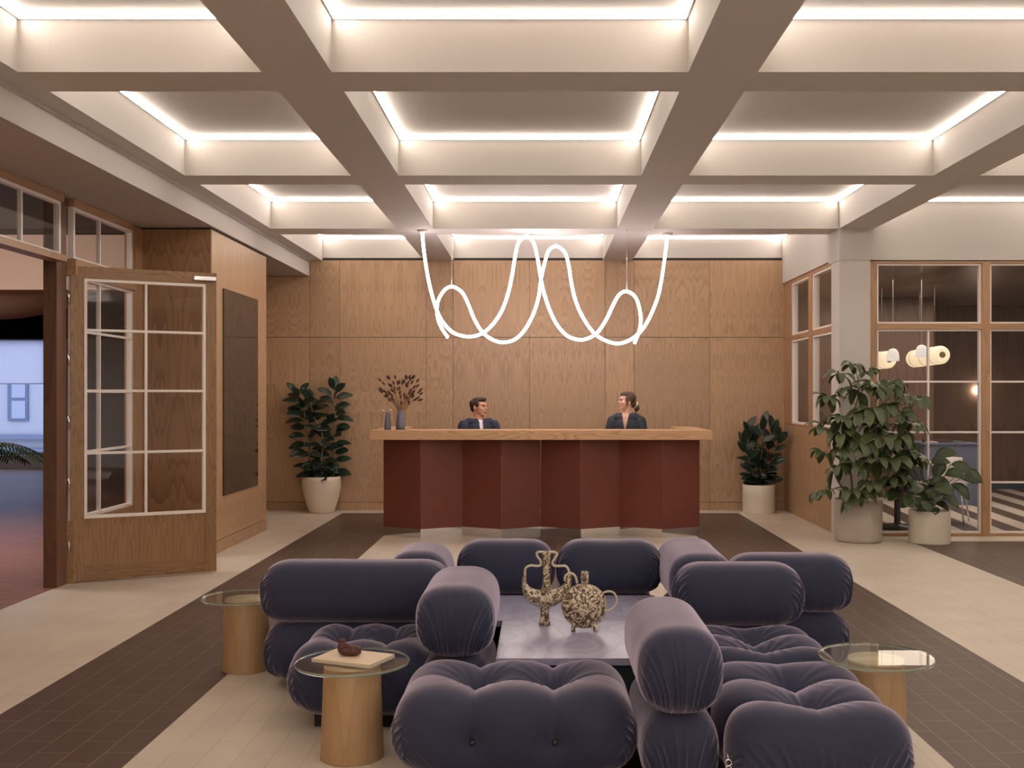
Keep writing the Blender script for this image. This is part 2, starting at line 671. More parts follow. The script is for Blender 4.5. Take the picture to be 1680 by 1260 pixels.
# --- pier on the left with oak panels
m = MB()
m.box(-3.76, -3.10, 9.83, 11.74, 0, 3.079)
struct(m.build('wall_left', M_dark), 'core of the oak clad pier')
m = MB()
for z0, z1 in ((.002, .12), (.126, 3.06)):
    m.box(-3.10, -3.085, 9.812, 11.76, z0, z1)
struct(m.build('wall_left', M_oak_side), 'oak side of the pier carrying the dark glass panel')
m = MB()
for z0, z1 in ((.002, .12), (.126, 3.06)):
    m.box(-3.78, -3.102, 9.812, 9.826, z0, z1)
M_oak_pier = wood('oak_pier_front', (.30, .165, .085, 1), (.17, .085, .042, 1), 'Z', book=.17, bookaxis='X', rings=12, across=5, along=.6, contrast=.9, variation=.05)
struct(m.build('wall_left', M_oak_pier), 'brown oak front of the pier above the open door')
m = MB()
m.box(-3.9, -3.78, 9.81, 13.85, 0, 3.08)
struct(m.build('wall_left', M_oak_side), 'oak wall in the recess behind the pier')

# dark glossy glass panel on the pier
t = thing('wall_screen', 'tall dark glossy glass panel mounted on the oak pier', 'screen', (-3.085, 10.76, 1.54))
m = MB()
m.box(-.001, .014, -.61, .61, -1.005, 1.005)
m.build('screen_glass', M_screen, t)

# --- left glazed partition in plane X=-3.78
XL = -3.78




def glazed_bay(name, axis, a0, a1, z0, z1, mids, zs, pos, label, w=.03, dep=.045, glass=None):
    """axis 'X' or 'Y': direction the bay runs along; pos: the other coordinate"""
    o = bpy.data.objects.new(name, None)
    COL.objects.link(o)
    struct(o, label)
    o.location = (a0, pos, z0) if axis == 'X' else (pos, a0, z0)

    def bx(mb, u0, u1, v0, v1, d0, d1):
        if axis == 'X':
            mb.box(u0 - a0, u1 - a0, d0, d1, v0 - z0, v1 - z0)
        else:
            mb.box(d0, d1, u0 - a0, u1 - a0, v0 - z0, v1 - z0)
    f = MB()
    bx(f, a0, a0 + w, z0, z1, -dep / 2, dep / 2)
    bx(f, a1 - w, a1, z0, z1, -dep / 2, dep / 2)
    bx(f, a0 + w, a1 - w, z0, z0 + w * .8, -dep / 2, dep / 2)
    bx(f, a0 + w, a1 - w, z1 - w * .8, z1, -dep / 2, dep / 2)
    f.build('window_frame', M_white, o)
    if mids or zs:
        f = MB()
        for c in mids:
            bx(f, c - .010, c + .010, z0 + w * .8, z1 - w * .8, -.016, .016)
        for c in zs:
            bx(f, a0 + w, a1 - w, c - .010, c + .010, -.0155, .0155)
        f.build('glazing_bar', M_white, o)
    f = MB()
    bx(f, a0 + w * .5, a1 - w * .5, z0 + w * .4, z1 - w * .4, -.003, .003)
    f.build('window_pane', glass or M_glass, o)
    return o


# transom windows over the door, sidelight beside it
glazed_bay('window_1', 'Y', 6.90, 8.20, 2.60, 3.02, [7.60], [], XL, 'two pane transom window over the doorway, nearest the viewer')
glazed_bay('window_2', 'Y', 8.42, 9.64, 2.60, 3.02, [8.95], [], XL, 'two pane transom window above the opened door')
glazed_bay('window_3', 'Y', 8.42, 9.64, .50, 2.47, [8.95], [1.04, 1.54, 2.03], XL, 'tall sidelight seen through the opened door')
m = MB()
# posts and rails of the partition
m.box(XL - .115, XL - .01, 8.20, 8.37, 0, 3.06)
struct(m.build('trim_2', M_post), 'dark wooden door post')
m = MB()
m.box(XL - .05, XL + .05, 6.70, 6.90, 0, 3.06)
m.box(XL - .05, XL + .05, 9.64, 9.812, 0, 3.06)
struct(m.build('trim_3', M_oak_frame), 'wooden posts of the left partition')
m = MB()
m.box(XL - .06, XL + .07, 6.90, 8.20, 2.55, 2.60)
m.box(XL - .06, XL + .06, 8.38, 9.64, 2.47, 2.60)
m.box(XL - .05, XL + .05, 6.90, 8.20, 3.02, 3.078)
m.box(XL - .05, XL + .05, 8.38, 9.64, 3.02, 3.078)
m.box(XL - .045, XL + .045, 8.38, 9.64, .0, .5)
struct(m.build('trim_4', M_oak_framey), 'wooden rails of the left partition')
m = MB()
m.box(XL - .04, XL + .04, -4.0, 6.70, 0, 3.08)
struct(m.build('wall_left', M_oak_side), 'oak wall left of the viewer')

# --- the opened door leaf
ang = math.atan2(.54, 1.02)
door = bpy.data.objects.new('door_1', None)
COL.objects.link(door)
door.location = (-3.775, 8.405, .0)
door.rotation_euler = (0, 0, ang)
struct(door, 'oak door with white glazing bars standing open')
W, T, Z0, Z1 = 1.135, .045, .012, 2.545
u0, u1, g0, g1 = .10, 1.045, .515, 2.446
zr = [2.033, 1.544, 1.04]
m = MB()
m.box(0, u0, -T / 2, T / 2, Z0, Z1)
m.box(u1, W, -T / 2, T / 2, Z0, Z1)
m.build('door_stile', M_oak_door, door, .002)
m = MB()
m.box(u0, u1, -T / 2, T / 2, g1, Z1)
m.box(u0, u1, -T / 2, T / 2, Z0, .13)
m.build('door_rail', M_oak_doorx, door, .002)
m = MB()
m.box(u0, u1, -T / 2 + .005, T / 2 - .005, .13, g0)
m.build('door_panel', M_oak_panel, door)
m = MB()
w = .022
for a in ((u0, u0 + w), (u1 - w, u1)):
    m.box(a[0], a[1], -T / 2 - .006, T / 2 + .006, g0, g1)
for a in ((g0, g0 + w), (g1 - w, g1)):
    m.box(u0 + w, u1 - w, -T / 2 - .006, T / 2 + .006, a[0], a[1])
m.box(.571 - .009, .571 + .009, -T / 2, T / 2, g0 + w, g1 - w)
for z in zr:
    m.box(u0 + w, u1 - w, -T / 2 + .001, T / 2 - .001, z - .010, z + .010)
m.build('glazing_bar', M_white, door)
m = MB()
m.box(u0 + .01, u1 - .01, -.003, .003, g0 + .01, g1 - .01)
m.build('door_pane', M_glass, door)
m = MB()
m.box(W - .19, W - .01, -T / 2 - .035, -T / 2, 2.475, 2.512)
tag(m.build('door_closer', M_chrome, door, .003), 'silver door closer bracket')
for k in range(5):
    m = MB()
    z = .25 + k * .5
    m.tube([(-.012, -T / 2, z), (-.012, -T / 2, z + .09)], .008, 8)
    m.build('hinge', M_chrome, door)

# --- right column and the glazed corner
m = MB()
m.box(3.19, 3.515, 11.2, 11.53, 0, 2.955)
m.box(3.18, 3.555, 11.19, 11.60, 2.955, ZC)
m.box(3.18, 3.20, 11.19, 11.21, 0, 2.955)
struct(m.build('wall_right', M_paint), 'white square column at the glazed corner')
m = MB()
m.box(3.18, 3.31, 11.6, 13.9, 2.985, ZC + .1)
m.box(3.555, 7.3, 11.21, 11.40, 2.955, ZC + .1)
struct(m.build('wall_right', M_paint), 'white header above the glass partitions')

XR = 3.245
m = MB()
for z0, z1 in ((.002, 1.125),):
    for k in range(4):
        y0 = 11.53 + k * .58
        m.box(3.20, 3.29, y0 + .001, y0 + .579, z0, z1)
struct(m.build('wall_right', M_oak_side), 'oak wainscot below the side glazing')
m = MB()
for z0, z1 in ((2.215, 2.275), (2.94, 2.985)):
    m.box(3.20, 3.29, 11.53, 13.82, z0, z1)
m.box(3.205, 3.285, 11.53, 13.82, 1.125, 1.15)
struct(m.build('trim_5', M_oak_framey), 'oak rails of the side glazing')
m = MB()
for y0, y1 in ((12.39, 12.56), (13.42, 13.82)):
    for z0, z1 in ((1.15, 2.215), (2.275, 2.94)):
        m.box(3.20, 3.29, y0, y1, z0, z1)
struct(m.build('trim_6', M_oak_frame), 'oak mullions of the side glazing')
n = 4
for y0, y1, yn in ((11.53, 12.39, 'next to the column'), (12.56, 13.42, 'next to the oak wall')):
    for z0, z1, zn in ((1.15, 2.215, 'lower'), (2.275, 2.94, 'upper')):
        glazed_bay('window_%d' % n, 'Y', y0, y1, z0, z1, [], [], XR, '%s pane of the side glazing, %s' % (zn, yn), w=.03, dep=.07, glass=M_glass_dbl)
        n += 1

YG = 11.27
m = MB()
posts = [(3.515, 3.594), (4.72, 4.805), (5.93, 6.015), (7.14, 7.225)]
for a, b_ in posts:
    m.box(a, b_, YG - .05, YG + .05, .0, 2.945)
struct(m.build('trim_7', M_oak_frame), 'oak posts of the front glazing')
m = MB()
for (a, b_), (c, d) in zip(posts, posts[1:]):
    m.box(b_, c, YG - .05, YG + .05, 0, .03)
    m.box(b_, c, YG - .05, YG + .05, 2.218, 2.278)
    m.box(b_, c, YG - .05, YG + .05, 2.922, 2.945)
struct(m.build('trim_8', M_oak_framex), 'oak rails of the front glazing')
for k, ((a, b_), (c, d)) in enumerate(zip(posts, posts[1:])):
    mid = (b_ + c) / 2
    nm = ('beside the white column', 'at the right edge of the picture', 'outside the picture')[k]
    glazed_bay('window_%d' % n, 'X', b_, c, .03, 2.218, [mid], [.575, 1.113, 1.656], YG, 'eight pane window of the front glazing %s' % nm, w=.024)
    n += 1
    glazed_bay('window_%d' % n, 'X', b_, c, 2.278, 2.922, [], [], YG, 'single pane transom of the front glazing %s' % nm, w=.024)
    n += 1

# outer walls that close the lobby (beside and behind the viewer)
m = MB()
m.box(7.3, 7.45, -4.0, 11.4, 0, 3.8)
struct(m.build('wall_right', M_paint), 'painted side wall right of the viewer')
m = MB()
m.box(-18.0, 7.45, -4.2, -4.0, 0, 3.8)
struct(m.build('wall_front', M_paint), 'painted wall behind the viewer')

# --- lounge behind the glass
m = MB()
m.box(3.31, 5.8, 15.5, 15.7, 0, 3.0)
m.box(5.75, 5.8, 15.7, 16.9, 0, 3.0)
m.box(5.8, 9.1, 16.9, 17.1, 0, 3.0)
struct(m.build('wall_back_lounge', M_walnut), 'dark wood wall of the lounge')
m = MB()
m.box(3.22, 3.31, 13.9, 15.7, 0, 3.0)
m.box(9.0, 9.1, 11.4, 17.0, 0, 3.0)
m.box(7.3, 9.1, 11.3, 11.4, 0, 3.0)
struct(m.build('wall_right_lounge', M_walnut), 'dark side walls of the lounge')
m = MB()
m.box(3.32, 9.1, 11.41, 17.1, 2.965, 3.2)
struct(m.build('ceiling', M_walnut_ceil), 'dark wooden ceiling of the lounge')
m = MB()
m.box(5.8, 9.0, 16.88, 16.899, .003, .10)
struct(m.build('baseboard_back', mat('blue_base', (.035, .06, .11, 1), .5)), 'dark blue baseboard of the lounge')

# --- room beyond the open door
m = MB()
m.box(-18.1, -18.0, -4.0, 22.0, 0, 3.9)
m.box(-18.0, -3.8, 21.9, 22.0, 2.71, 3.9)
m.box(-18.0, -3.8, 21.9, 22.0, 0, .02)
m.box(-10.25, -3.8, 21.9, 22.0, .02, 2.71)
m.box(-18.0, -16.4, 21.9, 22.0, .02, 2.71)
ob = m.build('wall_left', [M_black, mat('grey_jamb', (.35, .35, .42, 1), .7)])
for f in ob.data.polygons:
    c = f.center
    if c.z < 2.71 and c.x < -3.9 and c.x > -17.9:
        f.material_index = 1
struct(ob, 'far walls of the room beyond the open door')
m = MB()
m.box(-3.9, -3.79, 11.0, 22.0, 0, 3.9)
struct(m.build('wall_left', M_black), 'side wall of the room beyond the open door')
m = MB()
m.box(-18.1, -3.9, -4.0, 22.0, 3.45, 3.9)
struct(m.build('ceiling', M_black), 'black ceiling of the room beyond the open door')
M_plaster = mat('beige_plaster', (.50, .36, .29, 1), .85)
m = MB()
m.box(-16, -4.9, 12.6, 12.75, 2.78, 3.44)
struct(m.build('ceiling', M_plaster), 'beige bulkhead beyond the open door')
# curved plaster baffle: a convex belly hanging under the black ceiling
m = MB()
rows = []
nu, nv = 40, 14
for i in range(nu + 1):
    x = -16 + (10.1) * i / nu
    e = max(0.02, 1 - ((x + 7.5) / 1.62) ** 2) ** .5 if x > -7.5 else 1.0
    row = []
    for j in range(nv + 1):
        a = math.pi * j / nv
        row.append(m.bm.verts.new((x, 14.2 - 1.1 * math.cos(a), 3.44 - (.90 * e) * math.sin(a) ** .7 - .001)))
    rows.append(row)
for i in range(nu):
    for j in range(nv):
        f = m.bm.faces.new((rows[i][j], rows[i][j + 1], rows[i + 1][j + 1], rows[i + 1][j]))
        f.smooth = True
for row in (rows[0], rows[-1]):
    try:
        m.bm.faces.new(row)
    except Exception:
        pass
m.bm.faces.new([r[0] for r in rows] + [r[-1] for r in reversed(rows)])
struct(m.build('ceiling', M_plaster), 'curved beige plaster baffle beyond the open door')
# big window with roller blind, glazing bars and sill
o = bpy.data.objects.new('window_20', None)
COL.objects.link(o)
o.location = (-13.3, 21.95, 0)
struct(o, 'large daylit window at the end of the room beyond the open door')
m = MB()
for x in (-3.06, -1.0, 1.0, 2.98):
    m.box(x, x + .07, -.05, .03, .27, 2.71)
m.box(-3.06, 3.05, -.05, .03, .26, .33)
m.box(-3.06, 3.05, -.05, .03, 2.66, 2.71)
m.build('window_frame', mat('window_frame_blue', (.25, .28, .42, 1), .5), o)
m = MB()
m.box(-3.0, 3.0, -.01, 0, .33, 2.66)
m.build('window_pane', M_glass, o)
m = MB()
m.box(-3.12, 3.12, -.22, -.05, .0, .27)
m.build('window_sill', mat('sill_white', (.7, .68, .72, 1), .5), o)
mb_, nt, b = new_mat('blind_fabric')
b.inputs['Base Color'].default_value = (.75, .75, .8, 1)
b.inputs['Roughness'].default_value = .9
tl = N(nt, 'ShaderNodeBsdfTranslucent')
tl.inputs[0].default_value = (.92, .93, .98, 1)
mx = N(nt, 'ShaderNodeMixShader')
mx.inputs[0].default_value = .85
nt.links.new(b.outputs[0], mx.inputs[1])
nt.links.new(tl.outputs[0], mx.inputs[2])
nt.links.new(mx.outputs[0], nt.nodes['Material Output'].inputs[0])
m = MB()
m.box(-3.0, 2.95, -.065, -.06, 1.76, 2.70)
m.tube([(-3.0, -.062, 1.76), (2.95, -.062, 1.76)], .012, 8)
ob = m.build('roller_blind', mb_)
ob.location = (-13.3, 21.95, 0)
tag(ob, 'pale blue roller blind half lowered over the far window', 'blind')
# the building across the street, behind the far window
t = thing('facade', 'pale building with blue framed windows seen through the far window', 'building', (-20, 34, 0))
m = MB()
m.box(-14, 14, 0, 1, -4, 9)
m.build('wall', mat('facade_render', (.42, .45, .52, 1), .8), t)
for k in range(8):
    m = MB()
    x = 2.72 + (k - 4) * 3.2
    m.box(x, x + .66, -.06, 0.02, .7, 2.6)
    wdw = m.build('window', mat('facade_blue_%d' % k, (.12, .16, .26, 1), .4), t)
    m = MB()
    m.box(x + .14, x + .58, -.08, -.05, .78, 1.35)
    m.box(x + .14, x + .58, -.08, -.05, 1.45, 2.5)
    m.build('pane', mat('facade_pane', (.35, .40, .52, 1), .2), wdw)
m = MB()
m.box(-14, 14, -.3, 0, .12, .26)
m.box(-14, 14, -.3, 0, -.5, -.18)
m.build('ledge', mat('facade_ledge', (.16, .20, .30, 1), .5), t)
m = MB()
m.box(-40, 0, 22.2, 34, -4.2, -4)
struct(m.build('floor', mat('street', (.3, .3, .33, 1), .9)), 'street outside the far window')
# ================================================================== reception desk
YD = 11.0
t = thing('reception_desk', 'oxblood red pleated reception desk with thick oak counter top', 'desk', (0, 11.0, 0))
M_desk_world = Matrix.Translation((0, -11.0, 0))


def desk_part(mb, name, mats, bevel=0.0):
    o = mb.build(name, mats, t, bevel)
    for v in o.data.vertices:
        v.co.y -= 11.0
    return o


m = MB()
zt, zb = 1.143, 1.043
m.box(-1.79, 1.79, 10.95, 11.42, zb, zt)
desk_part(m, 'countertop', M_oak_top, .004)
M_oak_topy = wood('oak_counter_return', (.56, .34, .185, 1), (.36, .19, .09, 1), 'Y', rings=14, across=9, along=.9, contrast=.85, streak=.35, variation=.06)
m = MB()
m.box(-1.79, -1.52, 11.42, 12.35, zb, zt)
desk_part(m, 'countertop', M_oak_topy, .003)
m = MB()
m.box(1.52, 1.79, 11.42, 12.35, zb, zt)
desk_part(m, 'countertop', M_oak_topy, .003)
m = MB()
m.box(-1.5, 1.5, 11.36, 11.75, .70, .74)
desk_part(m, 'desk_shelf', M_oak_top)
zx = [629, 690, 758, 823, 887, 953, 1017, 1086, 1148]
zy = [11.30, 11.08, 11.30, 11.08, 11.30, 11.08, 11.30, 11.08, 11.30]
pts = [((x - 888) / 1720 * y, y) for x, y in zip(zx, zy)]
for (x0, y0), (x1, y1) in zip(pts, pts[1:]):
    bm = bmesh.new()
    e = .0015
    vs = []
    for z in (.094, 1.043):
        for (x, y) in ((x0 + e, y0), (x1 - e, y1), (x1 - e, y1 + .02), (x0 + e, y0 + .02)):
            vs.append(bm.verts.new((x, y - 11.0, z)))
    for f in ((3, 2, 1, 0), (4, 5, 6, 7), (0, 1, 5, 4), (1, 2, 6, 5), (2, 3, 7, 6), (3, 0, 4, 7)):
        bm.faces.new([vs[i] for i in f])
    me = bpy.data.meshes.new('front_panel')
    bm.to_mesh(me)
    bm.free()
    link('front_panel', me, M_ox, t)
bm = bmesh.new()
lo = [bm.verts.new((x, y - 11.0 + .006, 0.0)) for x, y in pts]
hi = [bm.verts.new((x, y - 11.0 + .006, .094)) for x, y in pts]
for i in range(len(pts) - 1):
    bm.faces.new((lo[i], lo[i + 1], hi[i + 1], hi[i]))
me = bpy.data.meshes.new('kick_plate')
bm.to_mesh(me)
bm.free()
o = link('kick_plate', me, M_mirror, t)
md = o.modifiers.new('solid', 'SOLIDIFY')
md.thickness = .01
tag(o, 'mirror polished steel kick plate')
for sx in (-1, 1):
    m = MB()
    a, b_ = sorted((sx * 1.70, sx * 1.66))
    m.box(a, b_, 11.33, 12.33, 0, 1.043)
    desk_part(m, 'side_panel', M_ox)

# ================================================================== suspended neon light
nx = lambda x, y: (640 + x / 3.36, 360 + y / 3.36)
A = [(178, 88), (184, 150), (200, 270), (222, 380), (252, 485), (290, 565), (350, 625), (430, 646), (500, 632), (560, 585), (615, 505), (650, 410), (672, 310), (690, 200), (708, 130), (748, 92), (788, 122), (810, 200), (832, 330), (850, 410), (880, 500), (920, 580), (975, 640), (1040, 663), (1100, 652), (1150, 615), (1195, 545), (1235, 460), (1268, 410), (1305, 397), (1345, 420), (1370, 470), (1382, 550), (1372, 620), (1346, 684)]
B = [(1529, 74), (1518, 180), (1500, 310), (1478, 420), (1440, 520), (1395, 600), (1330, 660), (1255, 684), (1180, 664), (1120, 622), (1060, 535), (1020, 440), (998, 340), (980, 230), (958, 175), (915, 148), (876, 170), (852, 240), (832, 330), (818, 430), (790, 520), (745, 605), (690, 660), (618, 678), (550, 655), (500, 610), (460, 540), (430, 465), (395, 400), (340, 370), (295, 395), (262, 460), (262, 540), (285, 600), (318, 650)]
t = thing('neon_light', 'looping white neon tube light hanging over the reception desk', 'light', (0, 11.4, 3.29))


def neon(path, y0, ph):
    pts = []
    for i, (x, y) in enumerate(path):
        px, py = nx(x, y)
        yy = y0 + .10 * math.sin(i * .42 + ph)
        if i == 0:
            yy = y0
            p = P(px, py, yy)
            p.z = 3.262
        else:
            p = P(px, py, yy)
        pts.append(p - Vector((0, 11.4, 3.29)))
    m = MB()
    m.tube(spline(pts, 5), .0165, 12)
    return m.build('neon_tube', M_neon, t), pts


oa, pa = neon(A, 11.30, .3)
ob, pb = neon(B, 11.52, 1.6)
for p in (pa[0], pb[0]):
    m = MB()
    m.lathe([(0, -.0005), (.055, -.0005), (.055, -.018), (.022, -.028), (0, -.028)][::-1], p.x, p.y, 24)
    m.build('canopy', M_white, t)
for p, px in ((pa[15], None), (pb[15], None), (pa[29], None), (pb[29], None)):
    m = MB()
    m.tube([(p.x, p.y, p.z), (p.x, p.y, -.001)], .0022, 5)
    m.lathe([(0, -.012), (.014, -.012), (.014, -.001), (0, -.001)], p.x, p.y, 12)
    m.build('suspension_wire', M_chrome, t)

# ================================================================== sofas
m, nt, b = new_mat('slate_velvet')

b.inputs['Roughness'].default_value = .75
b.inputs['Specular IOR Level'].default_value = .15
b.inputs['Sheen Weight'].default_value = 1.0
b.inputs['Sheen Roughness'].default_value = .38
b.inputs['Sheen Tint'].default_value = (.80, .70, .86, 1)
tc = N(nt, 'ShaderNodeTexCoord')
nz = N(nt, 'ShaderNodeTexNoise')
nz.inputs['Scale'].default_value = 5
nz.inputs['Detail'].default_value = 4
nt.links.new(tc.outputs['Object'], nz.inputs['Vector'])
mx = N(nt, 'ShaderNodeMix', data_type='RGBA')
mx.inputs[6].default_value = (.027, .034, .064, 1)
mx.inputs[7].default_value = (.038, .042, .076, 1)
nt.links.new(nz.outputs[0], mx.inputs[0])
nt.links.new(mx.outputs[2], b.inputs['Base Color'])
nb = N(nt, 'ShaderNodeTexNoise')
nb.inputs['Scale'].default_value = 260
nt.links.new(tc.outputs['Object'], nb.inputs['Vector'])
bp = N(nt, 'ShaderNodeBump')
bp.inputs['Strength'].default_value = .12
bp.inputs['Distance'].default_value = .003
nt.links.new(nb.outputs[0], bp.inputs['Height'])
nt.links.new(bp.outputs[0], b.inputs['Normal'])
M_velvet = m
M_button = mat('dark_button', (.02, .018, .026, 1), .5)
M_base = mat('black_sofa_base', (.01, .01, .012, 1), .8)


def cube_grid(n):
    """cube surface as one welded grid: verts (k,3), quads"""
    idx = {}
    vs = []
    quads = []

    def vid(k):
        if k not in idx:
            idx[k] = len(vs)
            vs.append(k)
        return idx[k]
    for ax in range(3):
        for s in (0, n):
            for i in range(n):
                for j in range(n):
                    c = []
                    for (a, b_) in ((i, j), (i + 1, j), (i + 1, j + 1), (i, j + 1)):
                        k = [0, 0, 0]
                        k[ax] = s
                        k[(ax + 1) % 3] = a
                        k[(ax + 2) % 3] = b_
                        c.append(vid(tuple(k)))
                    quads.append(c if s == n else c[::-1])
    return np.array(vs, float) / n * 2 - 1, np.array(quads)


CG_V, CG_Q = cube_grid(104)


def vnoise(s, seed):
    r = np.random.RandomState(seed).rand(512) * 2 - 1
    i = np.floor(s).astype(int)
    f = s - i
    f = f * f * (3 - 2 * f)
    return r[i % 512] * (1 - f) + r[(i + 1) % 512] * f


def ridge(s, seed):
    """thin pleat ridges of uneven spacing, 0..1"""
    s = s + .45 * vnoise(s * .7, seed)
    f = s - np.floor(s)
    r = np.random.RandomState(seed + 9).rand(512)
    return (1 - np.abs(2 * f - 1)) ** 2.5 * (.35 + .65 * r[np.floor(s).astype(int) % 512])


def cushion(name, cx, cy, cz, sx, sy, sz, a, b_, parent, disp, mat_=None, rad_h=(.2, .2)):
    """puffy superellipsoid block; disp(P, n) returns inward displacement in metres"""
    h = np.array([sx, sy, sz]) / 2
    rad = np.array([min(rad_h[0], h[0]), min(rad_h[1], h[1]), h[2]])
    core = np.zeros_like(CG_V)
    p = np.zeros_like(CG_V)
    for k in range(3):
        ln = h[k] - rad[k]
        if ln > 1e-4:
            mfr = ln / (ln + rad[k] * 1.45)
            c = np.clip(CG_V[:, k], -mfr, mfr)
            core[:, k] = c / mfr * ln
            p[:, k] = (CG_V[:, k] - c) / (1 - mfr)
        else:
            p[:, k] = CG_V[:, k]
    p = np.tan(p * math.pi / 4)
    F = (np.abs(p[:, 0]) ** a + np.abs(p[:, 1]) ** a) ** (b_ / a) + np.abs(p[:, 2]) ** b_
    q = p * (F ** (-1 / b_))[:, None]
    eps = 1e-9
    base = (np.abs(q[:, 0]) ** a + np.abs(q[:, 1]) ** a + eps) ** (b_ / a - 1)
    g = np.stack([base * np.abs(q[:, 0]) ** (a - 1) * np.sign(q[:, 0]), base * np.abs(q[:, 1]) ** (a - 1) * np.sign(q[:, 1]), np.abs(q[:, 2]) ** (b_ - 1) * np.sign(q[:, 2])], 1) / rad
    nrm = g / (np.linalg.norm(g, axis=1)[:, None] + eps)
    w = q * rad + core
    d = disp(w, nrm, h)
    w = w - nrm * d[:, None]
    me = bpy.data.meshes.new(name)
    me.vertices.add(len(w))
    me.vertices.foreach_set('co', w.astype(np.float32).ravel())
    nq = len(CG_Q)
    me.loops.add(nq * 4)
    me.loops.foreach_set('vertex_index', CG_Q.ravel().astype(np.int32))
    me.polygons.add(nq)
    me.polygons.foreach_set('loop_start', np.arange(0, nq * 4, 4, dtype=np.int32))
    me.polygons.foreach_set('use_smooth', np.ones(nq, dtype=bool))
    me.update()
    me.validate()
    o = link(name, me, mat_ or M_velvet, parent)
    o.location = (cx, cy, cz)
    return o


def seat_disp(axis, tufts, seed, sx, sy):
    """axis: long direction (0 x, 1 y); tufts: positions along it; one row of buttons in the middle of the short direction"""
    def f(w, n, h):
        L = w[:, axis]
        S = w[:, 1 - axis] - (.03 if axis == 0 else 0)
        Z = w[:, 2]
        d = np.zeros(len(w))
        top = np.clip(n[:, 2], 0, 1)
        for t0 in tufts:
            r = np.sqrt((L - t0) ** 2 + S ** 2)
            d += top ** .5 * (.060 * np.exp(-(r / .07) ** 1.1) + .018 * np.exp(-(r / .17) ** 2))
            # crease over the top and down the long faces
            near = np.exp(-(np.abs(L - t0) / .011))
            wide = np.exp(-((L - t0) / .075) ** 2)
            side = np.where(Z > -.12, 1, np.clip(1 + (Z + .12) * 4, 0, 1))
            d += (.018 * near + .022 * wide) * side * np.clip(n[:, 2] + np.abs(n[:, 1 - axis]), 0, 1)
            # radial pleats round the button
            ang_ = np.arctan2(S, L - t0)
            d -= top * .011 * ridge(ang_ / (2 * math.pi) * 16 + 40, seed + 3) * np.exp(-(r / .15) ** 2) * np.clip(r / .03, 0, 1)
            # buttons on the long faces
            rs = np.sqrt((L - t0) ** 2 + (Z + .02) ** 2)
            d += np.abs(n[:, 1 - axis]) ** 2 * .030 * np.exp(-(rs / .045) ** 1.1)
        # crease along the row of tufts
        d += top * (.010 * np.exp(-np.abs(S) / .018) + .020 * np.exp(-(S / .075) ** 2)) * np.clip(1.1 - np.abs(L) / (h[axis] * 1.05), .25, 1)
        # pleats towards the lower half of every side face
        low = np.clip((.05 - Z) / .16, 0, 1)
        side = np.clip(1.15 - np.abs(n[:, 2]) * 1.3, 0, 1)
        across = np.where(np.abs(n[:, axis]) > np.abs(n[:, 1 - axis]), S, L)
        endw = np.clip((np.abs(n[:, axis]) - .35) * 3, 0, 1)
        fan = across * (1 + .55 * np.clip(-Z / h[2], -.6, 1))
        d -= .018 * ridge(fan / .034 + 60, seed) * side * np.clip(low * (.35 + .65 * endw) + endw * .75 * np.clip((.09 - Z) / .1, 0, 1), 0, 1)
        d += .004 * vnoise(L * 7 + 40, seed) * vnoise(Z * 9 + 20, seed + 1)
        # corners pulled down
        cr = np.clip(np.abs(L) / h[axis] - .7, 0, 1) * np.clip(np.abs(S) / h[1 - axis] - .7, 0, 1)
        d += cr * .05
        return d
    return f


def roll_disp(axis, seed, amp=.017):
    def f(w, n, h):
        L = w[:, axis]
        S = w[:, 1 - axis]
        Z = w[:, 2]
        end = np.clip((np.abs(n[:, axis]) - .28) * 2.2, 0, 1)
        fan = S * (1 + .8 * np.clip(-(Z - .3 * h[2]) / h[2], -.4, 1.2))
        vis = np.clip((.62 * h[2] - Z) / (.5 * h[2]), 0, 1)
        d = -amp * ridge(fan / .030 + 80, seed) * end * (.25 + .75 * vis)
        # faint pull lines along the body and slack near the seam
        d -= .0035 * ridge(L / .06 + 40, seed + 5) * (1 - end) * np.clip(-Z / h[2], 0, 1)
        d -= .008 * ridge((L + .25 * S) / .05 + 30, seed + 7) * (1 - end) * np.clip((np.abs(L) / h[axis] - .66) * 4, 0, 1) * np.clip(1 - n[:, 2], 0, 1)
        d += .003 * vnoise(L * 6 + 50, seed + 2) * vnoise(Z * 8 + 10 + S * 5, seed + 3)
        return d
    return f


def roll(parent, name, x0, x1, y0, y1, z0, z1, axis, seed, ox, oy, rz=0):
    a = 2.9
    o = cushion(name, (x0 + x1) / 2 - ox, (y0 + y1) / 2 - oy, (z0 + z1) / 2, x1 - x0, y1 - y0, z1 - z0, 2.5, 2.5, parent, roll_disp(axis, seed), rad_h=(.16, .16))
    return o


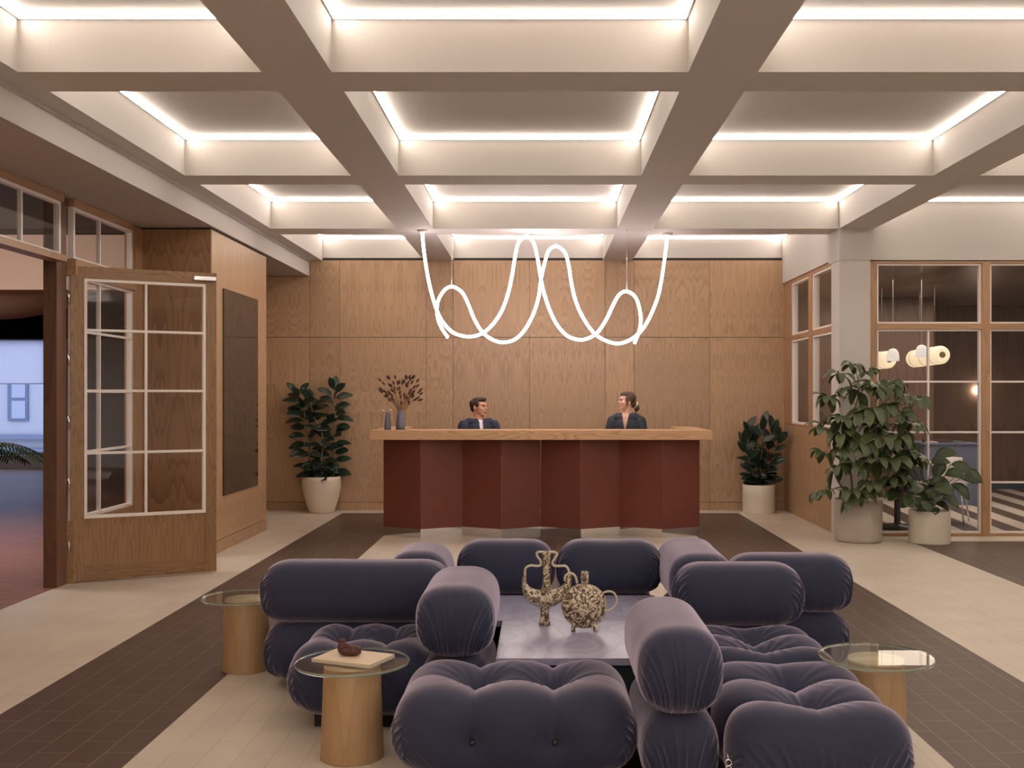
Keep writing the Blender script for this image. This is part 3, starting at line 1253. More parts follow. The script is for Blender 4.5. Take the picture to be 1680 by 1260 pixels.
def seat(parent, x0, x1, y0, y1, axis, seed, ox, oy, z0=.045, z1=.395):
    ln = (x1 - x0) if axis == 0 else (y1 - y0)
    tf = [-ln / 6, ln / 6]
    o = cushion('seat_cushion', (x0 + x1) / 2 - ox, (y0 + y1) / 2 - oy, (z0 + z1) / 2, x1 - x0, y1 - y0, z1 - z0, 2.7, 2.5, parent, seat_disp(axis, tf, seed, x1 - x0, y1 - y0), rad_h=(.20, .20))
    # buttons: on the top and on both long faces
    zc = (z0 + z1) / 2
    for t0 in tf:
        m = MB()
        c = ((x0 + x1) / 2 - ox + (t0 if axis == 0 else 0), (y0 + y1) / 2 - oy + (t0 if axis == 1 else 0))
        m.ellipsoid((c[0], c[1], z1 - .098), (.012, .012, .008), 12, 8)
        m.build('button', M_button, parent)
        hs = ((y1 - y0) if axis == 0 else (x1 - x0)) / 2
        for s in (-1, 1):
            off = s * (hs - .052)
            m = MB()
            m.ellipsoid((c[0] + (off if axis == 1 else 0), c[1] + (off if axis == 0 else 0), zc - .02), (.012, .012, .014), 12, 8)
            m.build('button', M_button, parent)
    return o


def plinth(parent, x0, x1, y0, y1, ox, oy, foot=True):
    m = MB()
    m.box(x0 + .12 - ox, x1 - .12 - ox, y0 + .12 - oy, y1 - .12 - oy, 0.0, .10)
    m.build('base', M_base, parent)


def sofa(label, seats, rolls, group=None):
    ox = (seats[0][0] + seats[0][1]) / 2
    oy = (seats[0][2] + seats[0][3]) / 2
    t = thing('sofa_module', label, 'sofa', (ox, oy, 0))
    sd = int(abs(ox * 100) + oy * 37) % 400
    for i, s in enumerate(seats):
        seat(t, *s, sd + i * 17, ox, oy)
        plinth(t, s[0], s[1], s[2], s[3], ox, oy)
    for i, (x0, x1, y0, y1, axis) in enumerate(rolls):
        roll(t, 'back_roll', x0, x1, y0, y1, .335, .652, axis, sd + 31 + i * 7, ox, oy)
        e = .015
        roll(t, 'lower_bolster', x0 + e, x1 - e, y0 + e, y1 - e, .04, .352, axis, sd + 60 + i * 7, ox, oy)
    return t


# near left: seat with a back behind and an arm on its right
sofa('left velvet sofa unit with a long back roll and an arm roll by the table',
     [(-1.15, -.50, 4.64, 5.32, 0)], [(-1.44, -.47, 5.28, 5.60, 0), (-.565, -.205, 4.58, 5.36, 1)])
sofa('backless slate velvet ottoman in the front middle with two tufts',
     [(-.568, .36, 3.88, 4.57, 0)], [])
sofa('front right velvet sofa unit with an arm roll on its left',
     [(.66, 1.34, 3.64, 4.53, 1)], [(.352, .672, 3.74, 4.56, 1)])
sofa('velvet sofa unit with a short back roll just behind the front right unit',
     [(.66, 1.34, 4.55, 5.26, 1)], [(.68, 1.325, 5.20, 5.52, 0)])
sofa('farthest right velvet sofa unit, its back roll beside the empty side table',
     [(1.06, 1.68, 5.84, 6.52, 0)], [(1.0, 1.67, 5.53, 5.83, 0), (.69, 1.05, 5.56, 6.42, 1)])
sofa('velvet sofa unit beyond the table, right one of the twin back rolls',
     [(.10, .68, 6.36, 7.2, 1)], [(.10, .705, 6.06, 6.38, 0)])
sofa('velvet sofa unit beyond the table, left one of the twin back rolls',
     [(-.49, .07, 6.36, 7.2, 1)], [(-.49, .075, 6.06, 6.38, 0)])
sofa('velvet sofa unit behind the left unit, of which a small arm roll shows',
     [(-1.46, -.83, 5.62, 6.30, 0)], [(-.845, -.505, 5.62, 6.22, 1)])

# little metal connector rings hanging between two modules
t = thing('sofa_connector', 'small metal hook and ring joining the two front right sofa cushions', 'hook', (.665, 3.72, .20))
m = MB()
for k, (r, z) in enumerate(((.011, .0), (.009, -.020))):
    m.tube([(r * math.cos(a), .0, z + r * math.sin(a)) for a in [2 * math.pi * i / 20 for i in range(20)]], .0028, 8, closed=True)
m.tube([(0, 0, .012), (-.004, .01, .03)], .0025, 8)
m.build('ring', M_chrome, t)

# ================================================================== coffee table
t = thing('coffee_table', 'low blue stained oak coffee table between the sofa units', 'table', (.25, 5.3, 0))


def lbox(outline, z0, z1, name, mt, bevel=0):
    bm = bmesh.new()
    lo = [bm.verts.new((x - .25, y - 5.3, z0)) for x, y in outline]
    hi = [bm.verts.new((x - .25, y - 5.3, z1)) for x, y in outline]
    bm.faces.new(lo[::-1])
    bm.faces.new(hi)
    n = len(outline)
    for i in range(n):
        bm.faces.new((lo[i], lo[(i + 1) % n], hi[(i + 1) % n], hi[i]))
    me = bpy.data.meshes.new(name)
    bm.to_mesh(me)
    bm.free()
    o = link(name, me, mt, t)
    if bevel:
        md = o.modifiers.new('b', 'BEVEL')
        md.width = bevel
        md.segments = 2
    return o


out = [(-.2, 4.60), (.66, 4.60), (.66, 6.07), (-.49, 6.07), (-.49, 5.375), (-.2, 5.22)]
out = [(-.2, 4.60), (.335, 4.60), (.335, 4.63), (.655, 4.63), (.655, 6.055), (-.46, 6.055), (-.46, 5.37), (-.2, 5.37), (-.2, 5.22), (-.2, 5.0)]
lbox([(-.2, 4.60), (.655, 4.60), (.655, 6.055), (-.46, 6.055), (-.46, 5.375), (-.2, 5.375)], .318, .35, 'table_top', M_blueoak, .002)
lbox([(-.17, 4.64), (.63, 4.64), (.63, 6.02), (-.17, 6.02)], 0.0, .318, 'table_base', mat('dark_slate_base', (.035, .045, .06, 1), .5))

# ================================================================== glass side tables
M_tglass = pane_glass('table_glass', (.93, .96, .94, 1), 1.5)
M_tedge = mat('glass_edge', (.40, .50, .43, 1), .15)
M_tedge.node_tree.nodes['Principled BSDF'].inputs['Transmission Weight'].default_value = .6


def side_table(x, y, label):
    t = thing('side_table', label, 'side table', (x, y, 0), 0, 'glass side tables')
    m = MB()
    m.lathe([(0, 0), (.131, 0), (.131, .006), (.1175, .372), (.1165, .376), (0, .376)], 0, 0, 64)
    m.build('base', M_oak_pale, t)
    m = MB()
    m.lathe([(0, .3765), (.1155, .3765), (.1155, .3875), (0, .3875)], 0, 0, 64)
    tag(m.build('cap', M_oak_paletop, t), 'paler disc carrying the glass')
    bm = bmesh.new()
    seg = 96
    R = .236
    top = [bm.verts.new((R * math.cos(2 * math.pi * k / seg), R * math.sin(2 * math.pi * k / seg), .40)) for k in range(seg)]
    bot = [bm.verts.new((v.co.x, v.co.y, .388)) for v in top]
    mid = [bm.verts.new((v.co.x * 1.012, v.co.y * 1.012, .394)) for v in top]
    bm.faces.new(top)
    bm.faces.new(bot[::-1])
    for k in range(seg):
        k2 = (k + 1) % seg
        for a, b_ in ((bot, mid), (mid, top)):
            f = bm.faces.new((a[k], a[k2], b_[k2], b_[k]))
            f.material_index = 1
            f.smooth = True
    me = bpy.data.meshes.new('glass_top')
    bm.to_mesh(me)
    bm.free()
    link('glass_top', me, [M_tglass, M_tedge], t)
    return t


side_table(-.788, 4.37, 'round glass side table on an oak drum, in front, carrying a booklet')
side_table(1.42, 4.45, 'round glass side table on an oak drum at the right of the sofa, empty')
side_table(-1.625, 5.775, 'round glass side table on an oak drum half hidden behind the left sofa back')

# booklets and figurine on the front left table
M_paper = mat('cream_paper', (.72, .58, .42, 1), .6, noise=.05, nscale=20)
M_paper2 = mat('pale_paper_edges', (.62, .55, .46, 1), .7)
for i, (dz, da, c, lab) in enumerate(((.401, -23.6, M_paper2, 'thin pale booklet under the cream one on the glass side table'), (.4085, -22.5, M_paper, 'cream covered booklet on the glass side table under the carved figurine'))):
    t = thing('booklet', lab, 'book', (-.782, 4.372, dz), math.radians(da))
    m = MB()
    m.box(-.137 + i * .002, .137 - i * .001, -.097, .097, .0012, .0058)
    m.build('pages', M_paper2, t)
    m = MB()
    m.box(-.139, .139, -.099, .099, .0058, .0070)
    m.box(-.139, .139, -.099, .099, 0, .0012)
    m.box(-.1405, -.139, -.099, .099, 0, .0070)
    m.build('cover', c, t)
M_carve = mat('dark_carved_wood', (.075, .022, .014, 1), .32, noise=.35, nscale=60, bump=.8, bscale=130)
bmc = MB()
# hull like a little shoe with a raised stern and head
for k in range(11):
    f = k / 10
bm = MB()
bm.ellipsoid((.0, 0, .018), (.050, .026, .020), 24, 14)
bm.ellipsoid((-.034, 0, .034), (.020, .021, .028), 20, 12)
bm.ellipsoid((-.036, 0, .060), (.016, .014, .013), 18, 10)
bm.ellipsoid((-.012, 0, .040), (.016, .017, .014), 16, 10)
bm.ellipsoid((.006, -.006, .037), (.013, .010, .010), 16, 10)
bm.ellipsoid((.022, .004, .035), (.014, .012, .010), 16, 10)
bm.ellipsoid((.038, 0, .030), (.013, .016, .012), 16, 10)
fig = bm.build('figurine', M_carve)
fig.location = (-.80, 4.385, .4158)
fig.rotation_euler = (0, 0, math.radians(-8))
md = fig.modifiers.new('r', 'REMESH')
md.mode = 'VOXEL'
md.voxel_size = .0022
md.use_smooth_shade = True
# flatten the underside
for v in fig.data.vertices:
    if v.co.z < .002:
        v.co.z = .002
for v in fig.data.vertices:
    v.co.z -= .002
tag(fig, 'small dark brown carved wooden figurine lying on the booklet', 'figurine')
# ================================================================== marbled ceramics on the coffee table
m, nt, b = new_mat('marbled_ceramic')
tc = N(nt, 'ShaderNodeTexCoord')
nz = N(nt, 'ShaderNodeTexNoise')
nz.inputs['Scale'].default_value = 34
nz.inputs['Detail'].default_value = 5
nz.inputs['Distortion'].default_value = 2.6
nt.links.new(tc.outputs['Object'], nz.inputs['Vector'])
rp = N(nt, 'ShaderNodeValToRGB')
e = rp.color_ramp.elements
e[0].position = .38
e[0].color = (.055, .035, .020, 1)
e[1].position = .60
e[1].color = (.66, .57, .43, 1)
e.new(.475).color = (.16, .11, .065, 1)
e.new(.515).color = (.50, .41, .28, 1)
nt.links.new(nz.outputs[0], rp.inputs[0])
nt.links.new(rp.outputs[0], b.inputs['Base Color'])
b.inputs['Roughness'].default_value = .28
M_marble = m
M_cream = mat('cream_glaze', (.58, .49, .36, 1), .3, noise=.12, nscale=40)
zt0 = .3505
S1 = 5.27 / 1720    # metres per photo pixel at the first vase


def vpt(px, py, y, y0):
    p = P(px, py, y)
    return Vector((p.x, p.y - y0, p.z - zt0))


t = thing('ceramic_vase', 'marbled brown ceramic vase shaped like a crescent with a tall neck and looping handles', 'vase', (0, 5.27, zt0))
q = lambda x, y: vpt(820 + x / 7.876, 890 + y / 7.876, 5.27, 5.27)
m = MB()
arc = [q(322, 425), q(315, 520), q(345, 610), q(430, 690), q(580, 730), q(720, 700), q(830, 620), q(885, 520), q(905, 430)]
rad = [.006, .012, .023, .036, .044, .038, .026, .016, .008]
m.tube(spline(arc, 6), [r for i in range(len(rad) - 1) for r in [rad[i] + (rad[i + 1] - rad[i]) * k / 6 for k in range(6)]] + [rad[-1]], 22)
bd = m.build('body', M_marble, t)
m = MB()
c = q(580, 900)
m.lathe([(0, 0.0), (.030, 0.0), (.030, .012), (.024, .03), (.022, .075), (.034, .100)], q(580, 900).x, 0, 28)
m.build('foot', M_marble, t)
m = MB()
z0_, z1_ = q(600, 600).z, q(600, 118).z
m.lathe([(.030, z0_ - .01), (.021, z0_ + .01), (.0185, (z0_ + z1_) / 2), (.019, z1_ - .02), (.023, z1_), (.017, z1_ - .002), (.014, z1_ - .05)], q(603, 0).x, 0, 26)
m.build('neck', M_marble, t)
for pth in ([(325, 430), (330, 340), (390, 300), (480, 305), (528, 290), (525, 235), (485, 180), (480, 135), (520, 122), (575, 125)],
            [(905, 430), (880, 340), (840, 303), (760, 305), (700, 300), (680, 255), (715, 195), (740, 150), (705, 122), (640, 125)]):
    m = MB()
    m.tube(spline([q(*p) for p in pth], 6), .0062, 10)
    tag(m.build('handle', M_cream, t), 'plain cream handle')
m = MB()
m.tube(spline([q(*p) for p in [(840, 500), (850, 430), (915, 398), (975, 440), (1000, 530)]], 6), .0068, 10)
tag(m.build('handle', M_cream, t), 'plain cream handle')

t = thing('ceramic_jug', 'round flat marbled brown ceramic jug with a short spout and a ring handle', 'vase', (0, 5.14, zt0))
q2 = lambda x, y: vpt(820 + x / 7.876, 890 + y / 7.876, 5.14, 5.14)
c = q2(1090, 820)
m = MB()
m.ellipsoid((c.x, 0, c.z), (.112, .045, .110), 40, 28)
m.build('body', M_marble, t)
m = MB()
zz0, zz1 = q2(0, 545).z - .012, q2(0, 372).z
for sx in (-.0085, .0085):
    m.lathe([(.0105, zz0), (.0105, zz1), (.007, zz1), (.007, zz1 - .02), (0, zz1 - .02)], q2(1099, 0).x + sx, 0, 18)
m.build('spout', M_marble, t)
for x in (950, 1235):
    for dy in (-.02, .02):
        m = MB()
        fx = q2(x, 0).x
        m.tube([(fx, dy, .0), (fx, dy, .018), (fx + (.01 if x < 1000 else -.01), dy * .8, .042)], [.011, .0085, .012], 12)
        m.build('foot', M_marble, t)
m = MB()
m.tube(spline([q2(*p) for p in [(1330, 655), (1400, 632), (1470, 650), (1510, 720), (1495, 800), (1440, 860), (1385, 880)]], 6), .0052, 10)
tag(m.build('handle', M_cream, t), 'plain pinkish cream handle')

# ================================================================== objects on the reception desk
M_vase = mat('blue_grey_glaze', (.13, .14, .21, 1), .25, noise=.35, nscale=25)
M_steel = mat('brushed_grey', (.30, .29, .33, 1), .3, metal=.6)


def desk_vase(px, r, top_py, label, prof):
    y = 11.18
    x = (px - 888) / 1720 * y
    h = (706 - top_py) / 1720 * y
    o_ = MB()
    o_.lathe([(0, 0)] + [(r * a, h * b_) for a, b_ in prof] + [(r * prof[-1][0] * .75, h), (r * prof[-1][0] * .7, h * .7), (0, h * .68)], 0, 0, 28)
    o = o_.build('vase', M_vase)
    o.location = (x, y, 1.1435)
    tag(o, label, 'vase')
    return x, y, h


x1, y1, h1 = desk_vase(636, .036, 678, 'small blue grey vase at the left end of the reception desk', [(1, 0), (.98, .2), (.75, .65), (.55, 1)])
x2, y2, h2 = desk_vase(657, .048, 674, 'taller blue grey vase holding dried stems on the reception desk', [(1, 0), (1, .25), (.85, .6), (.68, 1)])
random.seed(5)
M_stem = mat('dry_stem', (.34, .20, .10, 1), .8)
M_seed = mat('dark_seed_head', (.055, .018, .012, 1), .8, noise=.3, nscale=90)
M_tan = mat('dry_tan_leaf', (.45, .30, .16, 1), .8)
M_cotton = mat('pale_blossom', (.75, .62, .55, 1), .8)
t = thing('dried_flower_bouquet', 'bouquet of dark brown dried seed heads on thin stems in the taller desk vase', 'dried flowers', (x2, y2, 1.1435 + h2 * .70))
ms, mt_ = MB(), MB()
z_off = 1.1435 + h2 * .70


def dp(px, py, dy=0):
    p = P(px, py, y2 + dy)
    return Vector((p.x - x2, dy, p.z - z_off))


for k in range(78):
    a = random.uniform(-1, 1)
    px = 657 + a * 33
    py = random.uniform(617, 655) + abs(a) * 3
    if k < 10:
        px = 657 + random.uniform(-22, 14)
        py = random.uniform(645, 664)
    dy = random.uniform(-.12, .12)
    e_ = dp(px, py, dy)
    s_ = Vector((random.uniform(-.015, .015), random.uniform(-.015, .015), .0))
    mid = s_.lerp(e_, .5) + Vector((-a * .03, 0, .02))
    pl = spline([s_, mid, e_], 4)
    ms.tube(pl, .0012, 4)
    d = (pl[-1] - pl[-2]).normalized()
    Q = d.to_track_quat('Z', 'Y').to_matrix()
    mh = MB()
    mh.ellipsoid(e_ + d * .008, (.0105, .0105, .025), 8, 6, Q)
    mh.build('seed_head', M_seed, t)
for (px, py) in ((603, 595), (627, 601), (696, 594), (640, 612)):
    pl = spline([Vector((0, 0, 0)), dp((657 + px) / 2 + 1, 655, 0), dp(px, py, 0)], 5)
    ms.tube(pl, .0022, 5)
for (px, py) in ((640, 657), (646, 662), (636, 664), (673, 662), (676, 667), (668, 668)):
    a_ = Vector((0, 0, .01))
    b2 = dp(px, py, random.uniform(-.04, .04))
    pl = spline([a_, a_.lerp(b2, .5) + Vector((0, 0, .03)), b2], 4)
    mt_.tube(pl, [(.002, .002)] + [(.010, .002)] * (len(pl) - 2) + [(.001, .001)], 6)
ms.build('stem', M_stem, t)
mt_.build('leaf', M_tan, t)
t = thing('small_posy', 'tiny pale dried sprig in the small desk vase', 'dried flowers', (x1, y1, 1.1435 + h1 * .70))
mp_ = MB()
for (dx, dz) in ((-.045, .075), (-.02, .07), (.02, .085), (.035, .08), (.005, .06)):
    mp_.tube([(0, 0, 0), (dx * .4, 0, dz * .6), (dx, 0, dz)], .0014, 5)
mp_.build('stem', M_stem, t)
mp_ = MB()
for (dx, dz) in ((-.045, .075), (.02, .085), (.035, .08)):
    mp_.ellipsoid((dx, 0, dz), (.016, .010, .008), 10, 6)
mp_.build('blossom', M_cotton, t)

# ================================================================== people


def remeshed(name, mb, voxel, mats, parent, smooth_it=6, post=None):
    """fuse the overlapping shapes of mb into one continuous surface"""
    me = bpy.data.meshes.new(name)
    mb.bm.to_mesh(me)
    mb.bm.free()
    tmp = bpy.data.objects.new('tmp', me)
    COL.objects.link(tmp)
    md = tmp.modifiers.new('r', 'REMESH')
    md.mode = 'VOXEL'
    md.voxel_size = voxel
    ms_ = tmp.modifiers.new('s', 'SMOOTH')
    ms_.iterations = smooth_it
    ms_.factor = .5
    dg = bpy.context.evaluated_depsgraph_get()
    dg.update()
    new = bpy.data.meshes.new_from_object(tmp.evaluated_get(dg))
    bpy.data.objects.remove(tmp, do_unlink=True)
    new.name = name
    new.polygons.foreach_set('use_smooth', [True] * len(new.polygons))
    if post:
        post(new)
    new.materials.clear()
    return link(name, new, mats, parent)


def cap(mb, p0, r0, p1, r1, n=5, seg=16, flat=1.0):
    """tapered limb with round ends"""
    p0, p1 = Vector(p0), Vector(p1)
    d = (p1 - p0).normalized()
    pts = [p0 - d * r0 * .85, p0 - d * r0 * .5] + [p0.lerp(p1, k / n) for k in range(n + 1)] + [p1 + d * r1 * .5, p1 + d * r1 * .85]
    rr = [r0 * .45, r0 * .85] + [r0 + (r1 - r0) * k / n for k in range(n + 1)] + [r1 * .85, r1 * .45]
    mb.tube(pts, rr, seg)


SKIN_M = mat('skin_warm', (.56, .29, .20, 1), .5)
SKIN_F = mat('skin_fair', (.66, .39, .29, 1), .5)
M_hair_m = mat('dark_brown_hair', (.030, .017, .012, 1), .5, noise=.4, nscale=60, bump=.3, bscale=120)
M_hair_f = mat('brown_hair', (.065, .032, .020, 1), .45, noise=.45, nscale=60, bump=.3, bscale=120)
M_navy = mat('navy_cloth', (.020, .024, .052, 1), .75, noise=.25, nscale=14, bump=.15, bscale=30)
M_navy2 = mat('dark_teal_navy_blouse', (.014, .022, .036, 1), .6, noise=.25, nscale=14, bump=.15, bscale=30)
M_tee = mat('white_tee', (.75, .72, .74, 1), .8)
M_trouser = mat('charcoal_trousers', (.03, .03, .035, 1), .8)
M_shoe = mat('black_shoe', (.015, .013, .012, 1), .4)
M_eye = mat('eye_dark', (.02, .012, .01, 1), .2)
M_lip = mat('lip', (.36, .12, .10, 1), .45)
M_brow = mat('brow', (.04, .022, .016, 1), .8)
M_scrunchie = mat('cream_scrunchie', (.75, .66, .60, 1), .8, bump=.4, bscale=60)


def person(x, y, head_z, yaw_head, yaw_body, female, label):
    """standing figure; head_z is the centre of the head"""
    t = thing('person', label, 'person', (x, y, 0))
    skin = SKIN_F if female else SKIN_M
    s = .94 if female else 1.0
    R = Matrix.Rotation(yaw_body, 3, 'Z')       # body faces -y at yaw 0
    Hm = Matrix.Rotation(yaw_head, 3, 'Z')
    hc = Vector((0, 0, head_z))

    def B(px, py, pz):
        return R @ Vector((px, py, pz))

    def H(px, py, pz):                          # head frame: face towards -y
        return hc + Hm @ Vector((px, -py, pz)) * s
    neck_z = head_z - (.118 if female else .105)
    sh_z = head_z - (.178 if female else .160)
    hip_z = head_z * .535 if not female else head_z * .55
    shw = .165 if female else .185
    # ---------------- body: one skin surface, head to feet
    mb = MB()

    def he(cx, cy, cz, rx, ry, rz_):
        mb.ellipsoid(H(cx, cy, cz), (rx * s, ry * s, rz_ * s), 24, 16, Hm)
    he(0, -.018, .030, .074, .092, .080)
    he(0, .022, -.028, .058, .066, .072)
    he(0, .045, -.075, .036 if female else .043, .040, .034)
    he(0, .072, -.098, .018, .016, .014)
    he(0, .078, .022, .046, .014, .014)
    he(0, .098, -.022, .0115, .018, .012)
    he(0, .088, .000, .008, .013, .024)
    he(0, .084, -.052, .021, .010, .0055)
    he(0, .082, -.064, .018, .010, .0065)
    for sx in (-1, 1):
        he(sx * .076, -.008, -.012, .007, .019, .031)
        he(sx * .036, .058, -.022, .022, .020, .018)
    cap(mb, H(0, -.022, -.06), (.043 if female else .052) * s, B(0, .012, neck_z - .03), (.046 if female else .056) * s)
    # torso
    mb.ellipsoid(B(0, .01, sh_z - .015), (shw * .92, .072, .055), 28, 16, R)
    mb.ellipsoid(B(0, .01, sh_z - .13), (.150 * s, .100 * s, .17), 28, 18, R)
    mb.ellipsoid(B(0, .01, sh_z - .30), (.128 * s, .090, .16), 28, 18, R)
    mb.ellipsoid(B(0, .01, hip_z), (.158 * s, .105, .13), 28, 18, R)
    arms = []
    for sx in (-1, 1):
        sh = B(sx * shw * .96, .01, sh_z - .050)
        el = B(sx * (shw + .045), -.03, sh_z - .29)
        wr = B(sx * (shw - .02), -.235, sh_z - .40)
        cap(mb, sh, .050 * s, el, .040 * s)
        cap(mb, el, .040 * s, wr, .027 * s)
        arms.append((sh, el, wr))
        pa_ = wr + B(0, -.075, -.018)
        mb.tube([wr + B(0, .01, 0), wr + B(0, -.03, -.006), pa_ + B(0, .005, 0), pa_ + B(0, -.014, -.004)], [(.022, .020), (.018, .036), (.014, .040), (.011, .034)], 14)
        for k, (ln, oxk) in enumerate(((.062, -.030), (.070, -.010), (.065, .011), (.050, .030))):
            b0 = pa_ + B(oxk, 0, -.002)
            k1 = b0 + B(oxk * .12, -ln * .5, -.004)
            k2 = k1 + B(0, -ln * .30, -.014)
            k3 = k2 + B(0, -ln * .16, -.016)
            mb.tube([b0 + B(0, .02, 0), b0, k1, k2, k3], [.009, .009, .0083, .0078, .006], 10)
        b0 = wr + B(-sx * .022, -.030, -.004)
        mb.tube([b0 + B(sx * .012, .01, 0), b0, b0 + B(-sx * .022, -.025, -.008), b0 + B(-sx * .028, -.052, -.014)], [.012, .012, .010, .007], 10)
        hp = B(sx * .085, .01, hip_z - .03)
        kn = B(sx * .095, -.02, hip_z * .53)
        an = B(sx * .095, .02, .085)
        cap(mb, hp, .082 * s, kn, .055 * s)
        cap(mb, kn, .055 * s, an, .036 * s)
        cap(mb, B(sx * .098, .03, .045), .034, B(sx * .105, -.13, .032), .028)
    remeshed('body', mb, .0065, skin, t, 4)
    # ---------------- eyes, brows, mouth
    for sx in (-1, 1):
        mb = MB()
        mb.ellipsoid(H(sx * .030, .0800, .004), (.0105 * s, .005, .0042), 14, 8, Hm)
        mb.build('eye', M_eye, t)
        mb = MB()
        mb.tube([H(sx * .014, .091, .020), H(sx * .030, .092, .025), H(sx * .047, .080, .020)], .0036, 8)
        mb.build('eyebrow', M_brow, t)
    mb = MB()
    mb.tube([H(-.024, .083, -.052), H(-.010, .0935, -.057), H(.010, .0935, -.057), H(.024, .083, -.052)], [.002, .003, .003, .002], 8)
    mb.build('mouth', M_lip, t)
    # ---------------- hair
    mb = MB()

    def hh(cx, cy, cz, rx, ry, rz_):
        mb.ellipsoid(H(cx, cy, cz), (rx * s, ry * s, rz_ * s), 24, 16, Hm)
    if not female:
        hh(0, -.040, .030, .080, .080, .074)
        hh(0, .004, .078, .068, .082, .036)
        hh(0, .050, .088, .052, .036, .022)
        hh(0, -.062, -.015, .062, .046, .050)
        for sx in (-1, 1):
            hh(sx * .066, .004, .034, .014, .040, .040)
    else:
        hh(0, -.035, .036, .083, .086, .076)
        hh(0, .004, .074, .070, .068, .038)
        for sx in (-1, 1):
            hh(sx * .068, .006, .020, .014, .034, .046)
            hh(sx * .066, .022, -.030, .007, .010, .040)
        hh(0, -.078, -.035, .056, .046, .050)
        for sx in (-1, 1):
            hh(sx * .068, -.020, .006, .016, .040, .034)
        hh(.0, -.118, -.050, .022, .022, .024)
        hh(.0, -.136, -.084, .036, .032, .044)
        hh(.0, -.126, -.112, .015, .016, .030)
    remeshed('hair', mb, .005, M_hair_f if female else M_hair_m, t, 3)
    if female:
        mb = MB()
        c_ = H(0, -.118, -.052)
        ax = (Hm @ Vector((0, 1, -.6))).normalized()
        u_ = ax.orthogonal().normalized()
        v_ = ax.cross(u_)
        pts = [c_ + (u_ * math.cos(a) + v_ * math.sin(a)) * (.028 + .003 * math.sin(a * 7)) for a in [2 * math.pi * i / 42 for i in range(42)]]
        mb.tube(pts, [.011 + .003 * math.sin(i * 1.9) for i in range(42)], 10, closed=True)
        tag(mb.build('scrunchie', M_scrunchie, t), 'cream scrunchie round the low bun')
    # ---------------- clothes
    g = .014
    mb = MB()
    mb.ellipsoid(B(0, .01, sh_z - .012), (shw * .86 + g, .070 + g, .048 + g), 28, 16, R)
    for sx in (-1, 1):
        cap(mb, B(sx * .045, .015, sh_z + .038), .050, B(sx * shw * .9, .01, sh_z - .045), .052)
    mb.ellipsoid(B(0, .01, sh_z - .13), (.150 * s + g, .100 * s + g, .17 + g), 28, 18, R)
    mb.ellipsoid(B(0, .01, sh_z - .30), (.135 * s + g, .092 + g, .17), 28, 18, R)
    for sh, el, wr in arms:
        cap(mb, sh, .053 * s + g, el, .042 * s + g)
        cap(mb, el, .042 * s + g, el.lerp(wr, .92), .027 * s + g)
    if not female:
        mb.tube([B(0, .012, neck_z - .075), B(0, .014, neck_z - .03), B(0, .016, neck_z - .012)], [.075, .066, .064], 24)
    else:
        mb.tube([B(0, .014, neck_z - .08), B(0, .018, neck_z - .045)], [.075, .066], 24)

    def opening(me):
        """cut the neck hole and the front opening"""
        bm_ = bmesh.new()
        bm_.from_mesh(me)
        Ri = R.inverted()
        kill = []
        for f_ in bm_.faces:
            c0 = Ri @ f_.calc_center_median()
            if c0.z > neck_z - .022:
                kill.append(f_)
            elif c0.y < 0 and c0.z > sh_z - (.17 if female else .40):
                depth = (neck_z - c0.z)
                if female:
                    w_ = max(0, .046 - depth * .20)
                else:
                    w_ = .020 + max(0, .02 - depth * .3)
                if abs(c0.x + .004) < w_:
                    kill.append(f_)
        bmesh.ops.delete(bm_, geom=kill, context='FACES')
        bm_.to_mesh(me)
        bm_.free()
    o = remeshed('blouse' if female else 'jacket', mb, .006, M_navy2 if female else M_navy, t, 4, opening)
    if not female:
        mb = MB()
        g2 = .006
        mb.ellipsoid(B(0, .01, sh_z - .012), (shw * .75, .068 + g2, .040 + g2), 28, 16, R)
        mb.ellipsoid(B(0, .01, sh_z - .13), (.148 * s, .100 * s + g2, .17), 28, 18, R)
        mb.tube([B(0, .012, neck_z - .09), B(0, .012, neck_z - .062)], [.060, .054], 24)
        remeshed('tee_shirt', mb, .006, M_tee, t, 3)
    mb = MB()
    mb.ellipsoid(B(0, .01, hip_z), (.162 * s + .008, .113, .13), 28, 18, R)
    for sx in (-1, 1):
        hp = B(sx * .085, .01, hip_z - .03)
        kn = B(sx * .095, -.02, hip_z * .53)
        an = B(sx * .095, .02, .10)
        cap(mb, hp, .096 * s, kn, .070 * s)
        cap(mb, kn, .070 * s, an, .052 * s)
    remeshed('trousers', mb, .008, M_trouser, t, 3)
    for sx in (-1, 1):
        mb = MB()
        cap(mb, B(sx * .098, .035, .047), .045, B(sx * .106, -.15, .036), .036)
        remeshed('shoe', mb, .007, M_shoe, t, 2, lambda me: [setattr(v.co, 'z', max(v.co.z, .001)) for v in me.vertices])
    return t


pm = P(786, 667.5, 11.78)
person(pm.x, 11.80, pm.z, math.radians(58), math.radians(22), False, 'person with short dark hair in a navy jacket over a white tee, looking right')
pw = P(1028, 657.5, 11.78)
person(pw.x, 11.80, pw.z, math.radians(-72), math.radians(-12), True, 'person with brown hair tied back in a dark navy V neck blouse, looking left')
